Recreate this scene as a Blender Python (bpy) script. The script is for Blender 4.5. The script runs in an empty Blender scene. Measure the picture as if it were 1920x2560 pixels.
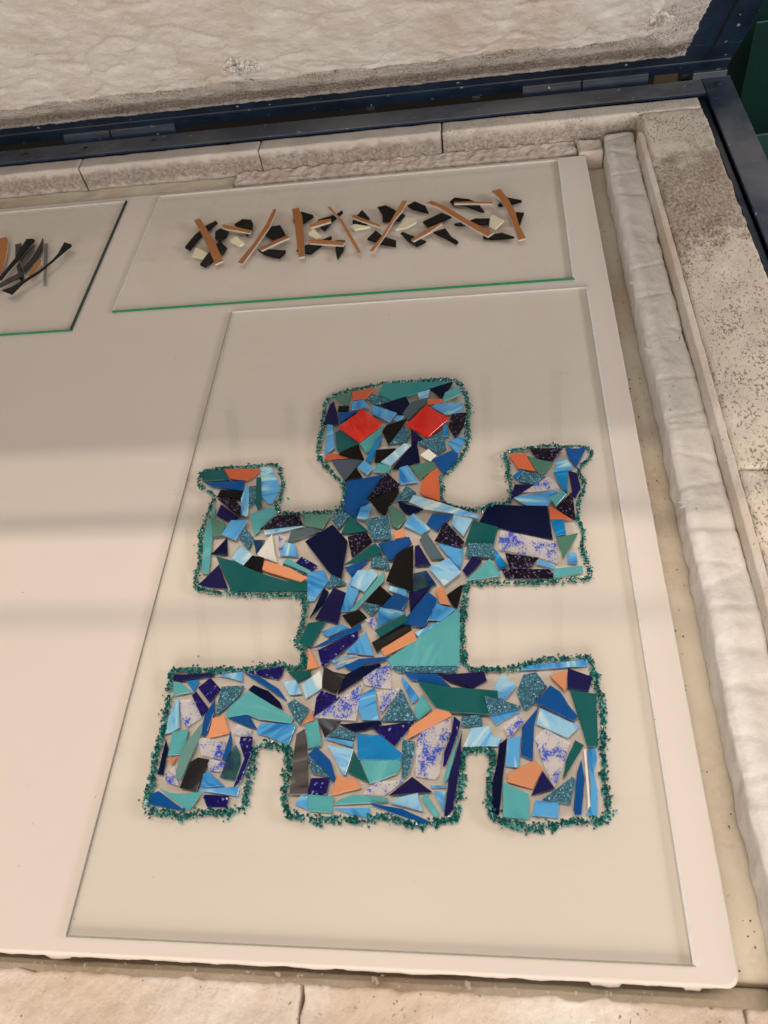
import bpy, bmesh, math, random
from mathutils import Vector, Matrix, noise
random.seed(7)
S = bpy.context.scene
COLL = S.collection
R = math.radians

# ---------------------------------------------------------------- camera
cam = bpy.data.cameras.new("camera")
cam.sensor_fit = 'VERTICAL'
cam.sensor_height = 24.0
cam.sensor_width = 18.0
cam.lens = 17.9289
cam.clip_start = 0.01
cam.clip_end = 50
cam.dof.use_dof = True
cam.dof.focus_distance = 0.88
cam.dof.aperture_fstop = 6.5
cam_ob = bpy.data.objects.new("camera", cam)
COLL.objects.link(cam_ob)
S.camera = cam_ob
rx = Vector((0.99026157, 0.05517218, -0.12782042))
ry = Vector((-0.03125692, -0.8065749, -0.59030495))
rz = Vector((-0.13566516, 0.58855157, -0.79699561))
cam_ob.matrix_world = Matrix((
    (rx[0], -ry[0], -rz[0], 0.35824221),
    (rx[1], -ry[1], -rz[1], -0.07468667),
    (rx[2], -ry[2], -rz[2], 0.6817166),
    (0, 0, 0, 1)))

# ---------------------------------------------------------------- light
w = bpy.data.worlds.new("World")
S.world = w
w.use_nodes = True
w.node_tree.nodes['Background'].inputs['Color'].default_value = (0.92, 0.785, 0.65, 1)
w.node_tree.nodes['Background'].inputs['Strength'].default_value = 0.12


def area_light(name, loc, target, sx, sy, power, color):
    l = bpy.data.lights.new(name, 'AREA')
    l.shape = 'RECTANGLE'
    l.size = sx
    l.size_y = sy
    l.energy = power
    l.color = color
    o = bpy.data.objects.new(name, l)
    COLL.objects.link(o)
    o.location = loc
    d = Vector(target) - Vector(loc)
    o.rotation_euler = d.to_track_quat('-Z', 'Y').to_euler()
    return o


WARM = (1.0, 0.80, 0.625)
# two long ceiling tubes parallel to the kiln's front: the raised lid cuts both
area_light("ceiling_tube_light", (0.3, -0.066, 5.0), (0.3, -0.0659, 0), 3.6, 0.10, 56, WARM)
area_light("ceiling_tube_light", (0.3, 0.330, 5.0), (0.3, 0.3301, 0), 3.6, 0.10, 56, WARM)
# the workshop's light from the front (behind the photographer) and from the right
area_light("workshop_front_light", (0.0, -2.4, 1.0), (0.1, 1.1, 0.25), 2.8, 1.2, 62, (1.0, 0.88, 0.765))
area_light("workshop_side_light", (2.6, 0.3, 0.9), (0.3, 0.9, 0), 0.7, 0.5, 23, (0.95, 0.91, 0.88))

S.view_settings.view_transform = 'Standard'
S.view_settings.look = 'None'
S.view_settings.exposure = 0.05
S.view_settings.gamma = 1.0
S.render.engine = 'CYCLES'
S.cycles.max_bounces = 10
S.cycles.transparent_max_bounces = 24
S.cycles.caustics_reflective = False
S.cycles.caustics_refractive = False
try:
    S.cycles.use_denoising = True
except Exception:
    pass


# ---------------------------------------------------------------- helpers
def lin(c):
    return tuple((x / 12.92 if x <= 0.04045 else ((x + 0.055) / 1.055) ** 2.4) for x in (v / 255.0 for v in c))


LIGHT = (0.90, 0.74, 0.60)


def alb(r, g, b):
    """real-world base colour of a surface that shows as r,g,b under the warm light of this workshop"""
    return tuple(min(0.88, max(0.003, v / l)) for v, l in zip(lin((r, g, b)), LIGHT)) + (1,)


def mat(name):
    m = bpy.data.materials.new(name)
    m.use_nodes = True
    nt = m.node_tree
    for n in list(nt.nodes):
        nt.nodes.remove(n)
    out = nt.nodes.new('ShaderNodeOutputMaterial')
    return m, nt, out


def N(nt, typ, **kw):
    n = nt.nodes.new(typ)
    for k, v in kw.items():
        if k.startswith('_'):
            setattr(n, k[1:], v)
        else:
            n.inputs[k.replace('__', ' ')].default_value = v
    return n


def L(nt, a, ao, b, bi):
    nt.links.new(a.outputs[ao], b.inputs[bi])


def principled(nt, out, rough=0.5, spec=0.5):
    p = nt.nodes.new('ShaderNodeBsdfPrincipled')
    p.inputs['Roughness'].default_value = rough
    p.inputs['Specular IOR Level'].default_value = spec
    L(nt, p, 0, out, 0)
    return p


def coords(nt, scale=(1, 1, 1), rot=0.0, shift=True):
    """object coordinates, shifted by the object's own random number so that no two pieces share a pattern"""
    tc = nt.nodes.new('ShaderNodeTexCoord')
    mp = nt.nodes.new('ShaderNodeMapping')
    mp.inputs['Scale'].default_value = scale
    if shift:
        oi = nt.nodes.new('ShaderNodeObjectInfo')
        mul = N(nt, 'ShaderNodeMath', _operation='MULTIPLY')
        mul.inputs[1].default_value = 37.0
        L(nt, oi, 'Random', mul, 0)
        cmb = nt.nodes.new('ShaderNodeCombineXYZ')
        L(nt, mul, 0, cmb, 0)
        L(nt, mul, 0, cmb, 1)
        ang = N(nt, 'ShaderNodeMath', _operation='MULTIPLY')
        ang.inputs[1].default_value = 6.283
        L(nt, oi, 'Random', ang, 0)
        rt = nt.nodes.new('ShaderNodeVectorRotate')
        rt.rotation_type = 'Z_AXIS'
        L(nt, tc, 'Object', rt, 'Vector')
        L(nt, ang, 0, rt, 'Angle')
        L(nt, rt, 0, mp, 'Vector')
        add = N(nt, 'ShaderNodeVectorMath', _operation='ADD')
        L(nt, mp, 0, add, 0)
        L(nt, cmb, 0, add, 1)
        return add
    L(nt, tc, 'Object', mp, 'Vector')
    return mp


def noise_tex(nt, vec, scale, detail=4, rough=0.55, dist=0.0):
    n = nt.nodes.new('ShaderNodeTexNoise')
    n.inputs['Scale'].default_value = scale
    n.inputs['Detail'].default_value = detail
    n.inputs['Roughness'].default_value = rough
    n.inputs['Distortion'].default_value = dist
    L(nt, vec, 0, n, 'Vector')
    return n


def ramp(nt, src, stops, out=0):
    r = nt.nodes.new('ShaderNodeValToRGB')
    el = r.color_ramp.elements
    while len(el) < len(stops):
        el.new(0.5)
    for e, (p, c) in zip(el, stops):
        e.position = p
        e.color = c if len(c) == 4 else tuple(c) + (1,)
    L(nt, src, out, r, 0)
    return r


def mixc(nt, fac, a, b, typ='MIX'):
    m = nt.nodes.new('ShaderNodeMix')
    m.data_type = 'RGBA'
    m.blend_type = typ
    for k, v in ((0, fac), (6, a), (7, b)):
        if isinstance(v, tuple) and hasattr(v[0], 'outputs'):
            nt.links.new(v[0].outputs[v[1]], m.inputs[k])
        elif hasattr(v, 'outputs'):
            nt.links.new(v.outputs[0], m.inputs[k])
        else:
            m.inputs[k].default_value = v
    return m


def bump(nt, src, strength, dist, p, out=0, prev=None):
    b = nt.nodes.new('ShaderNodeBump')
    b.inputs['Strength'].default_value = strength
    b.inputs['Distance'].default_value = dist
    L(nt, src, out, b, 'Height')
    if prev is not None:
        L(nt, prev, 0, b, 'Normal')
    if p is not None:
        L(nt, b, 0, p, 'Normal')
    return b


def g(v):
    return (v, v, v, 1)


# ---------------------------------------------------------------- glass colours
def plain_glass(name, col, rough=0.09, var=0.12, spec=0.3):
    m, nt, out = mat(name)
    p = principled(nt, out, rough, spec)
    v = coords(nt)
    n = noise_tex(nt, v, 45, 3)
    oi = nt.nodes.new('ShaderNodeObjectInfo')
    c = alb(*col)
    dark = tuple(x * (1 - var) for x in c[:3]) + (1,)
    lite = tuple(min(0.9, x * (1 + var) + 0.002) for x in c[:3]) + (1,)
    mx = mixc(nt, (n, 0), dark, lite)
    hs = nt.nodes.new('ShaderNodeHueSaturation')
    mr = N(nt, 'ShaderNodeMapRange')
    mr.inputs['To Min'].default_value = 0.86
    mr.inputs['To Max'].default_value = 1.12
    L(nt, oi, 'Random', mr, 0)
    L(nt, mr, 0, hs, 'Value')
    nt.links.new(mx.outputs[2], hs.inputs['Color'])
    L(nt, hs, 0, p, 'Base Color')
    b = noise_tex(nt, v, 120, 2)
    bump(nt, b, 0.22, 0.0008, p)
    return m


def streaky_glass(name, c0, c1, c2, rough=0.1, sc=(1, 0.16, 1)):
    m, nt, out = mat(name)
    p = principled(nt, out, rough, 0.35)
    v = coords(nt, sc)
    n = noise_tex(nt, v, 95, 5, 0.6, 0.9)
    n2 = noise_tex(nt, v, 30, 2, 0.5, 1.5)
    a = mixc(nt, 0.5, (n, 0), (n2, 0))
    r = nt.nodes.new('ShaderNodeValToRGB')
    el = r.color_ramp.elements
    while len(el) < 4:
        el.new(0.5)
    for e, (pp, c) in zip(el, ((0.38, alb(*c0)), (0.48, alb(*c1)), (0.54, alb(*c1)), (0.63, alb(*c2)))):
        e.position = pp
        e.color = c
    nt.links.new(a.outputs[2], r.inputs[0])
    L(nt, r, 0, p, 'Base Color')
    b = noise_tex(nt, v, 60, 2)
    bump(nt, b, 0.25, 0.0008, p)
    return m


def glitter_glass(name, c0, c1, c2, rough=0.22, cell=900, share=0.62, spark=0.0):
    """aventurine: fine metallic flakes of differing brightness in a coloured body"""
    m, nt, out = mat(name)
    p = principled(nt, out, rough, 0.25)
    v = coords(nt)
    vo = nt.nodes.new('ShaderNodeTexVoronoi')
    vo.inputs['Scale'].default_value = cell
    L(nt, v, 0, vo, 'Vector')
    sep = nt.nodes.new('ShaderNodeSeparateColor')
    L(nt, vo, 'Color', sep, 0)
    n = noise_tex(nt, v, 400, 2)
    a = mixc(nt, 0.35, (sep, 0), (n, 0))
    r = nt.nodes.new('ShaderNodeValToRGB')
    el = r.color_ramp.elements
    while len(el) < 4:
        el.new(0.5)
    for e, (pp, c) in zip(el, ((0.25, alb(*c0)), (share, alb(*c1)), (share + 0.12, alb(*c1)), (share + 0.22, alb(*c2)))):
        e.position = pp
        e.color = c
    nt.links.new(a.outputs[2], r.inputs[0])
    L(nt, r, 0, p, 'Base Color')
    bump(nt, sep, 0.5, 0.0004, p, 1)
    if spark:
        th = N(nt, 'ShaderNodeMath', _operation='GREATER_THAN')
        th.inputs[1].default_value = 0.93
        L(nt, sep, 2, th, 0)
        mm = N(nt, 'ShaderNodeMath', _operation='MULTIPLY')
        mm.inputs[1].default_value = spark
        L(nt, th, 0, mm, 0)
        L(nt, mm, 0, p, 'Metallic')
    return m


def clear_mix(nt, tint, rough=0.04, glossy_gain=1.0):
    """thin clear glass: see-through plus a Fresnel reflection"""
    tr = nt.nodes.new('ShaderNodeBsdfTransparent')
    tr.inputs[0].default_value = tint
    gl = nt.nodes.new('ShaderNodeBsdfGlossy')
    gl.inputs['Roughness'].default_value = rough
    gl.inputs['Color'].default_value = (1, 1, 1, 1)
    fr = nt.nodes.new('ShaderNodeFresnel')
    fr.inputs['IOR'].default_value = 1.5
    mu = N(nt, 'ShaderNodeMath', _operation='MULTIPLY')
    mu.inputs[1].default_value = glossy_gain
    L(nt, fr, 0, mu, 0)
    # light leaving through the surface is not held back: only the outer face reflects
    ge = nt.nodes.new('ShaderNodeNewGeometry')
    inv = N(nt, 'ShaderNodeMath', _operation='SUBTRACT')
    inv.inputs[0].default_value = 1.0
    L(nt, ge, 'Backfacing', inv, 1)
    mu2 = N(nt, 'ShaderNodeMath', _operation='MULTIPLY')
    L(nt, mu, 0, mu2, 0)
    L(nt, inv, 0, mu2, 1)
    mx = nt.nodes.new('ShaderNodeMixShader')
    L(nt, mu2, 0, mx, 0)
    L(nt, tr, 0, mx, 1)
    L(nt, gl, 0, mx, 2)
    return mx


def clear_glass(name, tint, rough=0.04, gain=1.0):
    m, nt, out = mat(name)
    L(nt, clear_mix(nt, tint, rough, gain), 0, out, 0)
    return m


def edge_glass(name, col, clear=0.4, rough=0.15):
    m, nt, out = mat(name)
    p = nt.nodes.new('ShaderNodeBsdfPrincipled')
    p.inputs['Roughness'].default_value = rough
    v = coords(nt, shift=False)
    n = noise_tex(nt, v, 160, 3, 0.7)
    c = alb(*col)
    mx_c = mixc(nt, (n, 0), tuple(x * 0.7 for x in c[:3]) + (1,), tuple(min(0.9, x * 1.25) for x in c[:3]) + (1,))
    nt.links.new(mx_c.outputs[2], p.inputs['Base Color'])
    tr = nt.nodes.new('ShaderNodeBsdfTransparent')
    mx = nt.nodes.new('ShaderNodeMixShader')
    mx.inputs[0].default_value = clear
    L(nt, p, 0, mx, 1)
    L(nt, tr, 0, mx, 2)
    L(nt, mx, 0, out, 0)
    return m


def flecked_glass(name, fleck, lo=0.52, tint=(0.985, 0.985, 0.99, 1)):
    """clear glass with crushed blue flecks scattered unevenly through it"""
    m, nt, out = mat(name)
    v = coords(nt)
    big = noise_tex(nt, v, 70, 3, 0.6, 0.6)
    fine = noise_tex(nt, v, 620, 3, 0.6, 0.5)
    a = N(nt, 'ShaderNodeMath', _operation='MULTIPLY_ADD')
    a.inputs[1].default_value = 0.5
    L(nt, fine, 0, a, 0)
    half = N(nt, 'ShaderNodeMath', _operation='MULTIPLY')
    half.inputs[1].default_value = 0.5
    L(nt, big, 0, half, 0)
    L(nt, half, 0, a, 2)
    r = ramp(nt, a, ((lo, g(0)), (lo + 0.02, g(1))))
    p = nt.nodes.new('ShaderNodeBsdfPrincipled')
    p.inputs['Base Color'].default_value = alb(*fleck)
    p.inputs['Roughness'].default_value = 0.15
    cm0 = clear_mix(nt, tint, 0.05)
    wd = nt.nodes.new('ShaderNodeBsdfDiffuse')
    wd.inputs[0].default_value = (0.88, 0.88, 0.90, 1)
    cm = nt.nodes.new('ShaderNodeMixShader')
    cm.inputs[0].default_value = 0.38
    L(nt, cm0, 0, cm, 1)
    L(nt, wd, 0, cm, 2)
    mx = nt.nodes.new('ShaderNodeMixShader')
    L(nt, r, 0, mx, 0)
    L(nt, cm, 0, mx, 1)
    L(nt, p, 0, mx, 2)
    L(nt, mx, 0, out, 0)
    return m


def faded_glass(name, col):
    """deep blue glass thinning to clear at one side"""
    m, nt, out = mat(name)
    v = coords(nt)
    n = noise_tex(nt, v, 28, 2, 0.5, 0.3)
    r = ramp(nt, n, ((0.40, g(0)), (0.56, g(1))))
    p = nt.nodes.new('ShaderNodeBsdfPrincipled')
    p.inputs['Base Color'].default_value = alb(*col)
    p.inputs['Roughness'].default_value = 0.08
    cm = clear_mix(nt, (0.35, 0.62, 0.66, 1), 0.05)
    mx = nt.nodes.new('ShaderNodeMixShader')
    L(nt, r, 0, mx, 0)
    L(nt, p, 0, mx, 1)
    L(nt, cm, 0, mx, 2)
    L(nt, mx, 0, out, 0)
    return m


M = {}
M['RD'] = streaky_glass('red_glass', (222, 50, 38), (218, 42, 30), (226, 66, 46), 0.07, (1, 0.4, 1))
M['OR'] = plain_glass('orange_glass', (208, 130, 86), 0.22, 0.05)
M['OX'] = plain_glass('rust_orange_glass', (200, 92, 54), 0.3, 0.06)
M['CB'] = plain_glass('cobalt_glass', (0, 70, 122), 0.1, 0.1, 0.22)
M['NV'] = plain_glass('navy_glass', (1, 14, 42), 0.1, 0.15, 0.1)
M['NS'] = glitter_glass('purple_black_aventurine', (6, 3, 13), (13, 7, 24), (110, 84, 118), 0.18, 620, 0.60)
M['PU'] = plain_glass('indigo_glass', (25, 20, 62), 0.14, 0.1, 0.15)
M['BK'] = plain_glass('black_glass', (21, 17, 15), 0.12, 0.2, 0.14)
M['BS'] = streaky_glass('streaky_black_glass', (24, 20, 18), (36, 32, 31), (96, 92, 100), 0.12, (1, 0.1, 1))
M['GY'] = plain_glass('grey_green_glass', (78, 90, 88), 0.14, 0.08)
M['SL'] = plain_glass('slate_glass', (76, 82, 90), 0.14, 0.08)
M['TG'] = plain_glass('emerald_glass', (0, 78, 72), 0.1, 0.1)
M['SF'] = streaky_glass('seafoam_glass', (78, 147, 140), (84, 153, 146), (98, 163, 155), 0.12)
M['TS'] = plain_glass('teal_glass', (52, 128, 120), 0.12, 0.08)
M['SG'] = plain_glass('sage_glass', (78, 116, 94), 0.14, 0.08)
M['GS'] = plain_glass('grey_sage_glass', (98, 130, 116), 0.12, 0.1)
M['GL'] = glitter_glass('teal_aventurine', (36, 66, 76), (64, 108, 118), (150, 190, 194), 0.26, 1000, 0.62)
M['SK'] = streaky_glass('sky_streaky_glass', (26, 108, 160), (84, 150, 188), (176, 206, 218), 0.1)
M['PS'] = streaky_glass('pale_streaky_glass', (84, 146, 192), (146, 182, 204), (216, 218, 216), 0.1, (1, 0.25, 1))
M['TQ'] = streaky_glass('turquoise_glass', (0, 92, 142), (4, 114, 160), (60, 156, 186), 0.1)
M['CR'] = plain_glass('cream_glass', (226, 214, 188), 0.15, 0.03)
M['YC'] = plain_glass('pale_yellow_glass', (230, 206, 166), 0.25, 0.04)
M['TC'] = plain_glass('terracotta_glass', (172, 104, 52), 0.3, 0.07)
M['NI'] = glitter_glass('indigo_aventurine', (12, 5, 58), (24, 12, 86), (190, 184, 222), 0.16, 400, 0.66)
M['BT'] = streaky_glass('ribbed_black_glass', (44, 38, 34), (76, 68, 62), (120, 110, 102), 0.25, (1, 0.2, 1))
M['WH'] = plain_glass('white_glass', (240, 236, 234), 0.1, 0.03)
M['CL'] = clear_glass('clear_glass', (0.985, 0.985, 0.98, 1), 0.04, 1.4)
M['GC'] = clear_glass('pale_smoke_glass', (0.66, 0.66, 0.66, 1))
M['GB'] = clear_glass('smoke_glass', (0.27, 0.26, 0.27, 1))
M['CF'] = flecked_glass('blue_flecked_glass', (44, 72, 168), 0.535)
M['DB'] = faded_glass('midnight_glass', (2, 46, 92))
EDGE_PALE = edge_glass('pale_edge', (222, 222, 222), 0.55)
EDGE_SHEET = edge_glass('sheet_edge', (250, 238, 208), 0.0)  # pale tone paints in the bright inner reflection along the sheet edges
EDGE_CREAM = edge_glass('cream_edge', (222, 200, 176), 0.1)
EDGE_LINE = edge_glass('sheet_edge_shade', (134, 124, 108), 0.1)
EDGE_GREEN = edge_glass('green_float_edge', (44, 122, 80), 0.0, 0.2)
EDGE_DARK = edge_glass('dark_green_edge', (24, 52, 38), 0.0, 0.2)
SHEET = clear_glass('sheet_glass', (0.978, 0.980, 0.962, 1), 0.015, 1.3)
m_, nt_, out_ = mat('sheet_underside')
tr_ = nt_.nodes.new('ShaderNodeBsdfTransparent')
L(nt_, tr_, 0, out_, 0)
SHEET_UNDER = m_
PALE_SIDED = {'SK', 'PS', 'CF', 'CL', 'GC', 'SF'}


# ---------------------------------------------------------------- object helpers
def link(name, me, parent=None, label=None, cat=None, group=None, kind=None):
    o = bpy.data.objects.new(name, me)
    COLL.objects.link(o)
    if parent:
        o.parent = parent
    if label:
        o['label'] = label
    if cat:
        o['category'] = cat
    if group:
        o['group'] = group
    if kind:
        o['kind'] = kind
    return o


def mesh_from(name, vs, fs, mats, fm=None, smooth=False):
    me = bpy.data.meshes.new(name)
    me.from_pydata([tuple(v) for v in vs], [], fs)
    for m in mats:
        me.materials.append(m)
    if fm:
        for p, i in zip(me.polygons, fm):
            p.material_index = i
    if smooth:
        for p in me.polygons:
            p.use_smooth = True
    me.update()
    return me


def box_bm(bm, x0, x1, y0, y1, z0, z1):
    vs = [bm.verts.new(p) for p in ((x0, y0, z0), (x1, y0, z0), (x1, y1, z0), (x0, y1, z0), (x0, y0, z1), (x1, y0, z1), (x1, y1, z1), (x0, y1, z1))]
    for f in ((3, 2, 1, 0), (4, 5, 6, 7), (0, 1, 5, 4), (1, 2, 6, 5), (2, 3, 7, 6), (3, 0, 4, 7)):
        bm.faces.new([vs[i] for i in f])


def bm_obj(name, bm, m, parent=None, smooth=False, bev=0, **kw):
    if bev:
        bmesh.ops.bevel(bm, geom=list(bm.edges), offset=bev, segments=2, affect='EDGES', profile=0.6)
    bmesh.ops.recalc_face_normals(bm, faces=bm.faces)
    me = bpy.data.meshes.new(name)
    bm.to_mesh(me)
    bm.free()
    me.materials.append(m)
    if smooth:
        for p in me.polygons:
            p.use_smooth = True
    return link(name, me, parent, **kw)


def tube_bm(bm, a, b, r, seg=16):
    a = Vector(a)
    b = Vector(b)
    d = (b - a)
    q = d.to_track_quat('Z', 'Y').to_matrix().to_4x4()
    q.translation = (a + b) / 2
    bmesh.ops.create_cone(bm, cap_ends=True, segments=seg, radius1=r, radius2=r, depth=d.length, matrix=q)


# ---------------------------------------------------------------- kiln materials
def fibre_mat(name, base, dark, stain=0.0, sc=1.0, strength=0.6):
    m, nt, out = mat(name)
    p = principled(nt, out, 0.95, 0.15)
    v = coords(nt, shift=False)
    n1 = noise_tex(nt, v, 14 * sc, 5, 0.6, 0.4)
    n2 = noise_tex(nt, v, 160 * sc, 4, 0.65)
    r = ramp(nt, n1, ((0.3, alb(*dark)), (0.62, alb(*base))))
    n3 = noise_tex(nt, v, 60 * sc, 3, 0.7)
    r3 = ramp(nt, n3, ((0.30, g(0.90)), (0.42, g(1.0))))
    mm = mixc(nt, 1.0, (r, 0), (r3, 0), 'MULTIPLY')
    if stain:
        n5 = noise_tex(nt, v, 3.2, 5, 0.62, 0.9)
        r5 = ramp(nt, n5, ((0.54, g(0)), (0.66, g(stain))))
        n6 = noise_tex(nt, v, 7.5, 5, 0.6, 1.2)
        r6 = ramp(nt, n6, ((0.58, g(0)), (0.66, g(stain))))
        ma = mixc(nt, (r5, 0), (mm, 2), alb(206, 164, 132))
        mm = mixc(nt, (r6, 0), (ma, 2), alb(240, 230, 218))
    nt.links.new(mm.outputs[2], p.inputs['Base Color'])
    b1 = bump(nt, n2, strength, 0.003, None)
    bump(nt, n3, strength * 0.7, 0.006, p, 0, b1)
    p.inputs['Subsurface Weight'].default_value = 0.0
    return m


def brick_mat(name, base, pit, pit_scale=420, pit_lo=0.60, stain=None, stain_lo=0.55, strength=0.5, sx=1.0, where=None):
    """insulating firebrick: fine pores, dark pits, scorched patches"""
    m, nt, out = mat(name)
    p = principled(nt, out, 0.93, 0.2)
    v = coords(nt, (1, sx, 1), shift=False)
    v0 = nt.nodes.new('ShaderNodeTexCoord')
    n1 = noise_tex(nt, v, 9, 5, 0.6, 0.3)
    c = alb(*base)
    r = ramp(nt, n1, ((0.3, tuple(x * 0.84 for x in c[:3])), (0.65, c)))
    n2 = noise_tex(nt, v, pit_scale, 3, 0.6, 0.4)
    nz = noise_tex(nt, v, 22, 3, 0.6)
    ad = N(nt, 'ShaderNodeMath', _operation='MULTIPLY_ADD')
    ad.inputs[1].default_value = 0.35
    L(nt, nz, 0, ad, 0)
    L(nt, n2, 0, ad, 2)
    rp = ramp(nt, ad, ((pit_lo + 0.17, g(0)), (pit_lo + 0.24, g(1))))
    mm = mixc(nt, (rp, 0), (r, 0), alb(*pit))
    last = mm
    if stain:
        n4 = noise_tex(nt, v, 5.5, 3, 0.5, 0.5)
        n5 = noise_tex(nt, v, 190, 3, 0.7)
        a5 = N(nt, 'ShaderNodeMath', _operation='MULTIPLY_ADD')
        a5.inputs[1].default_value = 0.30
        L(nt, n5, 0, a5, 0)
        L(nt, n4, 0, a5, 2)
        rs = ramp(nt, a5, ((stain_lo + 0.13, g(0)), (stain_lo + 0.33, g(0.8))))
        fac = rs
        if where:
            # scorching sits in one place on the kiln: (axis vector, lo, hi) gives a band along that axis
            axis, p0, p1, p2, p3 = where
            dp = N(nt, 'ShaderNodeVectorMath', _operation='DOT_PRODUCT')
            dp.inputs[1].default_value = axis
            L(nt, v0, 'Object', dp, 0)
            nn = noise_tex(nt, v, 60, 4, 0.7)
            jit = N(nt, 'ShaderNodeMath', _operation='MULTIPLY_ADD')
            jit.inputs[1].default_value = (p3 - p0) * 0.8
            L(nt, nn, 0, jit, 0)
            L(nt, dp, 'Value', jit, 2)
            mid = (p3 - p0) * 0.4
            m1 = N(nt, 'ShaderNodeMapRange')
            m1.interpolation_type = 'SMOOTHSTEP'
            m1.inputs[1].default_value = p0 + mid
            m1.inputs[2].default_value = p1 + mid
            L(nt, jit, 0, m1, 0)
            m2 = N(nt, 'ShaderNodeMapRange')
            m2.interpolation_type = 'SMOOTHSTEP'
            m2.inputs[1].default_value = p2 + mid
            m2.inputs[2].default_value = p3 + mid
            m2.inputs[3].default_value = 1.0
            m2.inputs[4].default_value = 0.0
            L(nt, jit, 0, m2, 0)
            pr = N(nt, 'ShaderNodeMath', _operation='MULTIPLY')
            L(nt, m1, 0, pr, 0)
            L(nt, m2, 0, pr, 1)
            n8 = noise_tex(nt, v, 240, 3, 0.7)
            r8 = ramp(nt, n8, ((0.36, g(0.35)), (0.62, g(0.85))))
            fac = N(nt, 'ShaderNodeMath', _operation='MULTIPLY')
            L(nt, pr, 0, fac, 0)
            L(nt, r8, 0, fac, 1)
        last = mixc(nt, (fac, 0), (mm, 2), alb(*stain))
    nt.links.new(last.outputs[2], p.inputs['Base Color'])
    inv = N(nt, 'ShaderNodeMath', _operation='MULTIPLY')
    inv.inputs[1].default_value = -1.0
    L(nt, rp, 0, inv, 0)
    b1 = bump(nt, inv, strength, 0.0025, None)
    n6 = noise_tex(nt, v, 260, 4, 0.7)
    bump(nt, n6, strength * 0.7, 0.002, p, 0, b1)
    return m


FIBRE = fibre_mat('fibre_blanket', (254, 234, 212), (240, 216, 192), sc=1.0, strength=0.25)
FIBRE_LID = fibre_mat('lid_fibre', (250, 230, 212), (220, 192, 168), stain=0.55, sc=0.8, strength=0.6)
FIBRE_OLD = fibre_mat('aged_fibre', (214, 188, 166), (196, 166, 142), sc=1.0, strength=0.5)
BRICK_R = brick_mat('porous_firebrick', (228, 202, 174), (166, 136, 108), 380, 0.59, (132, 106, 86), 0.6, 0.7, 0.6, where=((-0.5, 1, 0), 0.46, 0.54, 0.68, 0.76))
BRICK_B = brick_mat('scorched_firebrick', (214, 190, 168), (150, 126, 106), 420, 0.64, (122, 100, 84), 0.46, 0.4, where=((0, 0, 1), -0.012, -0.002, 0.014, 0.026))
BRICK_C = brick_mat('corner_firebrick', (218, 194, 170), (150, 126, 106), 360, 0.61, (124, 102, 86), 0.46, 0.5, where=((0, 0, 1), -0.012, -0.002, 0.010, 0.030))
BRICK_F = brick_mat('front_firebrick', (232, 206, 182), (150, 112, 88), 240, 0.71, (208, 174, 144), 0.44, 1.0)
SKIRT = brick_mat('scorched_fibre_edge', (222, 200, 180), (124, 100, 82), 420, 0.56, (92, 70, 56), 0.50, 0.6, where=((0, -0.6157, 0.788), -0.6895, -0.672, -0.652, -0.628))
LEDGE = brick_mat('chamber_floor', (222, 198, 168), (150, 112, 86), 200, 0.78, (196, 164, 134), 0.5, 0.3)


def steel_mat(name, d0, d1):
    m, nt, out = mat(name)
    p = principled(nt, out, 0.42, 0.5)
    v = coords(nt, shift=False)
    n = noise_tex(nt, v, 7, 4, 0.6)
    r = ramp(nt, n, ((0.35, alb(20, 29, 40)), (0.65, alb(38, 56, 76))))
    # pale kiln dust lying on the faces that look up
    ge = nt.nodes.new('ShaderNodeNewGeometry')
    sp = nt.nodes.new('ShaderNodeSeparateXYZ')
    L(nt, ge, 'Normal', sp, 0)
    up = ramp(nt, sp, ((0.6, g(0)), (0.95, g(1))), 2)
    n2 = noise_tex(nt, v, 4.5, 4, 0.65, 0.4)
    rd = ramp(nt, n2, ((0.40, g(d0)), (0.62, g(d1))))
    mu = N(nt, 'ShaderNodeMath', _operation='MULTIPLY')
    L(nt, up, 0, mu, 0)
    L(nt, rd, 0, mu, 1)
    mm = mixc(nt, (mu, 0), (r, 0), alb(134, 124, 116))
    n3 = noise_tex(nt, v, 130, 2, 0.5)
    r3 = ramp(nt, n3, ((0.725, g(0)), (0.75, g(0.85))))
    m2 = mixc(nt, (r3, 0), (mm, 2), alb(205, 195, 188))
    vs_ = coords(nt, (3, 60, 60), shift=False)
    n4 = noise_tex(nt, vs_, 6, 3, 0.6)
    r4 = ramp(nt, n4, ((0.66, g(0)), (0.70, g(0.5))))
    m3 = mixc(nt, (r4, 0), (m2, 2), alb(120, 96, 78))
    nt.links.new(m3.outputs[2], p.inputs['Base Color'])
    bump(nt, noise_tex(nt, v, 90, 3), 0.15, 0.002, p)
    return m


STEEL = steel_mat('blue_painted_steel', 0.45, 0.95)
STEEL_WORN = steel_mat('worn_blue_steel', 0.05, 0.5)


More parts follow.
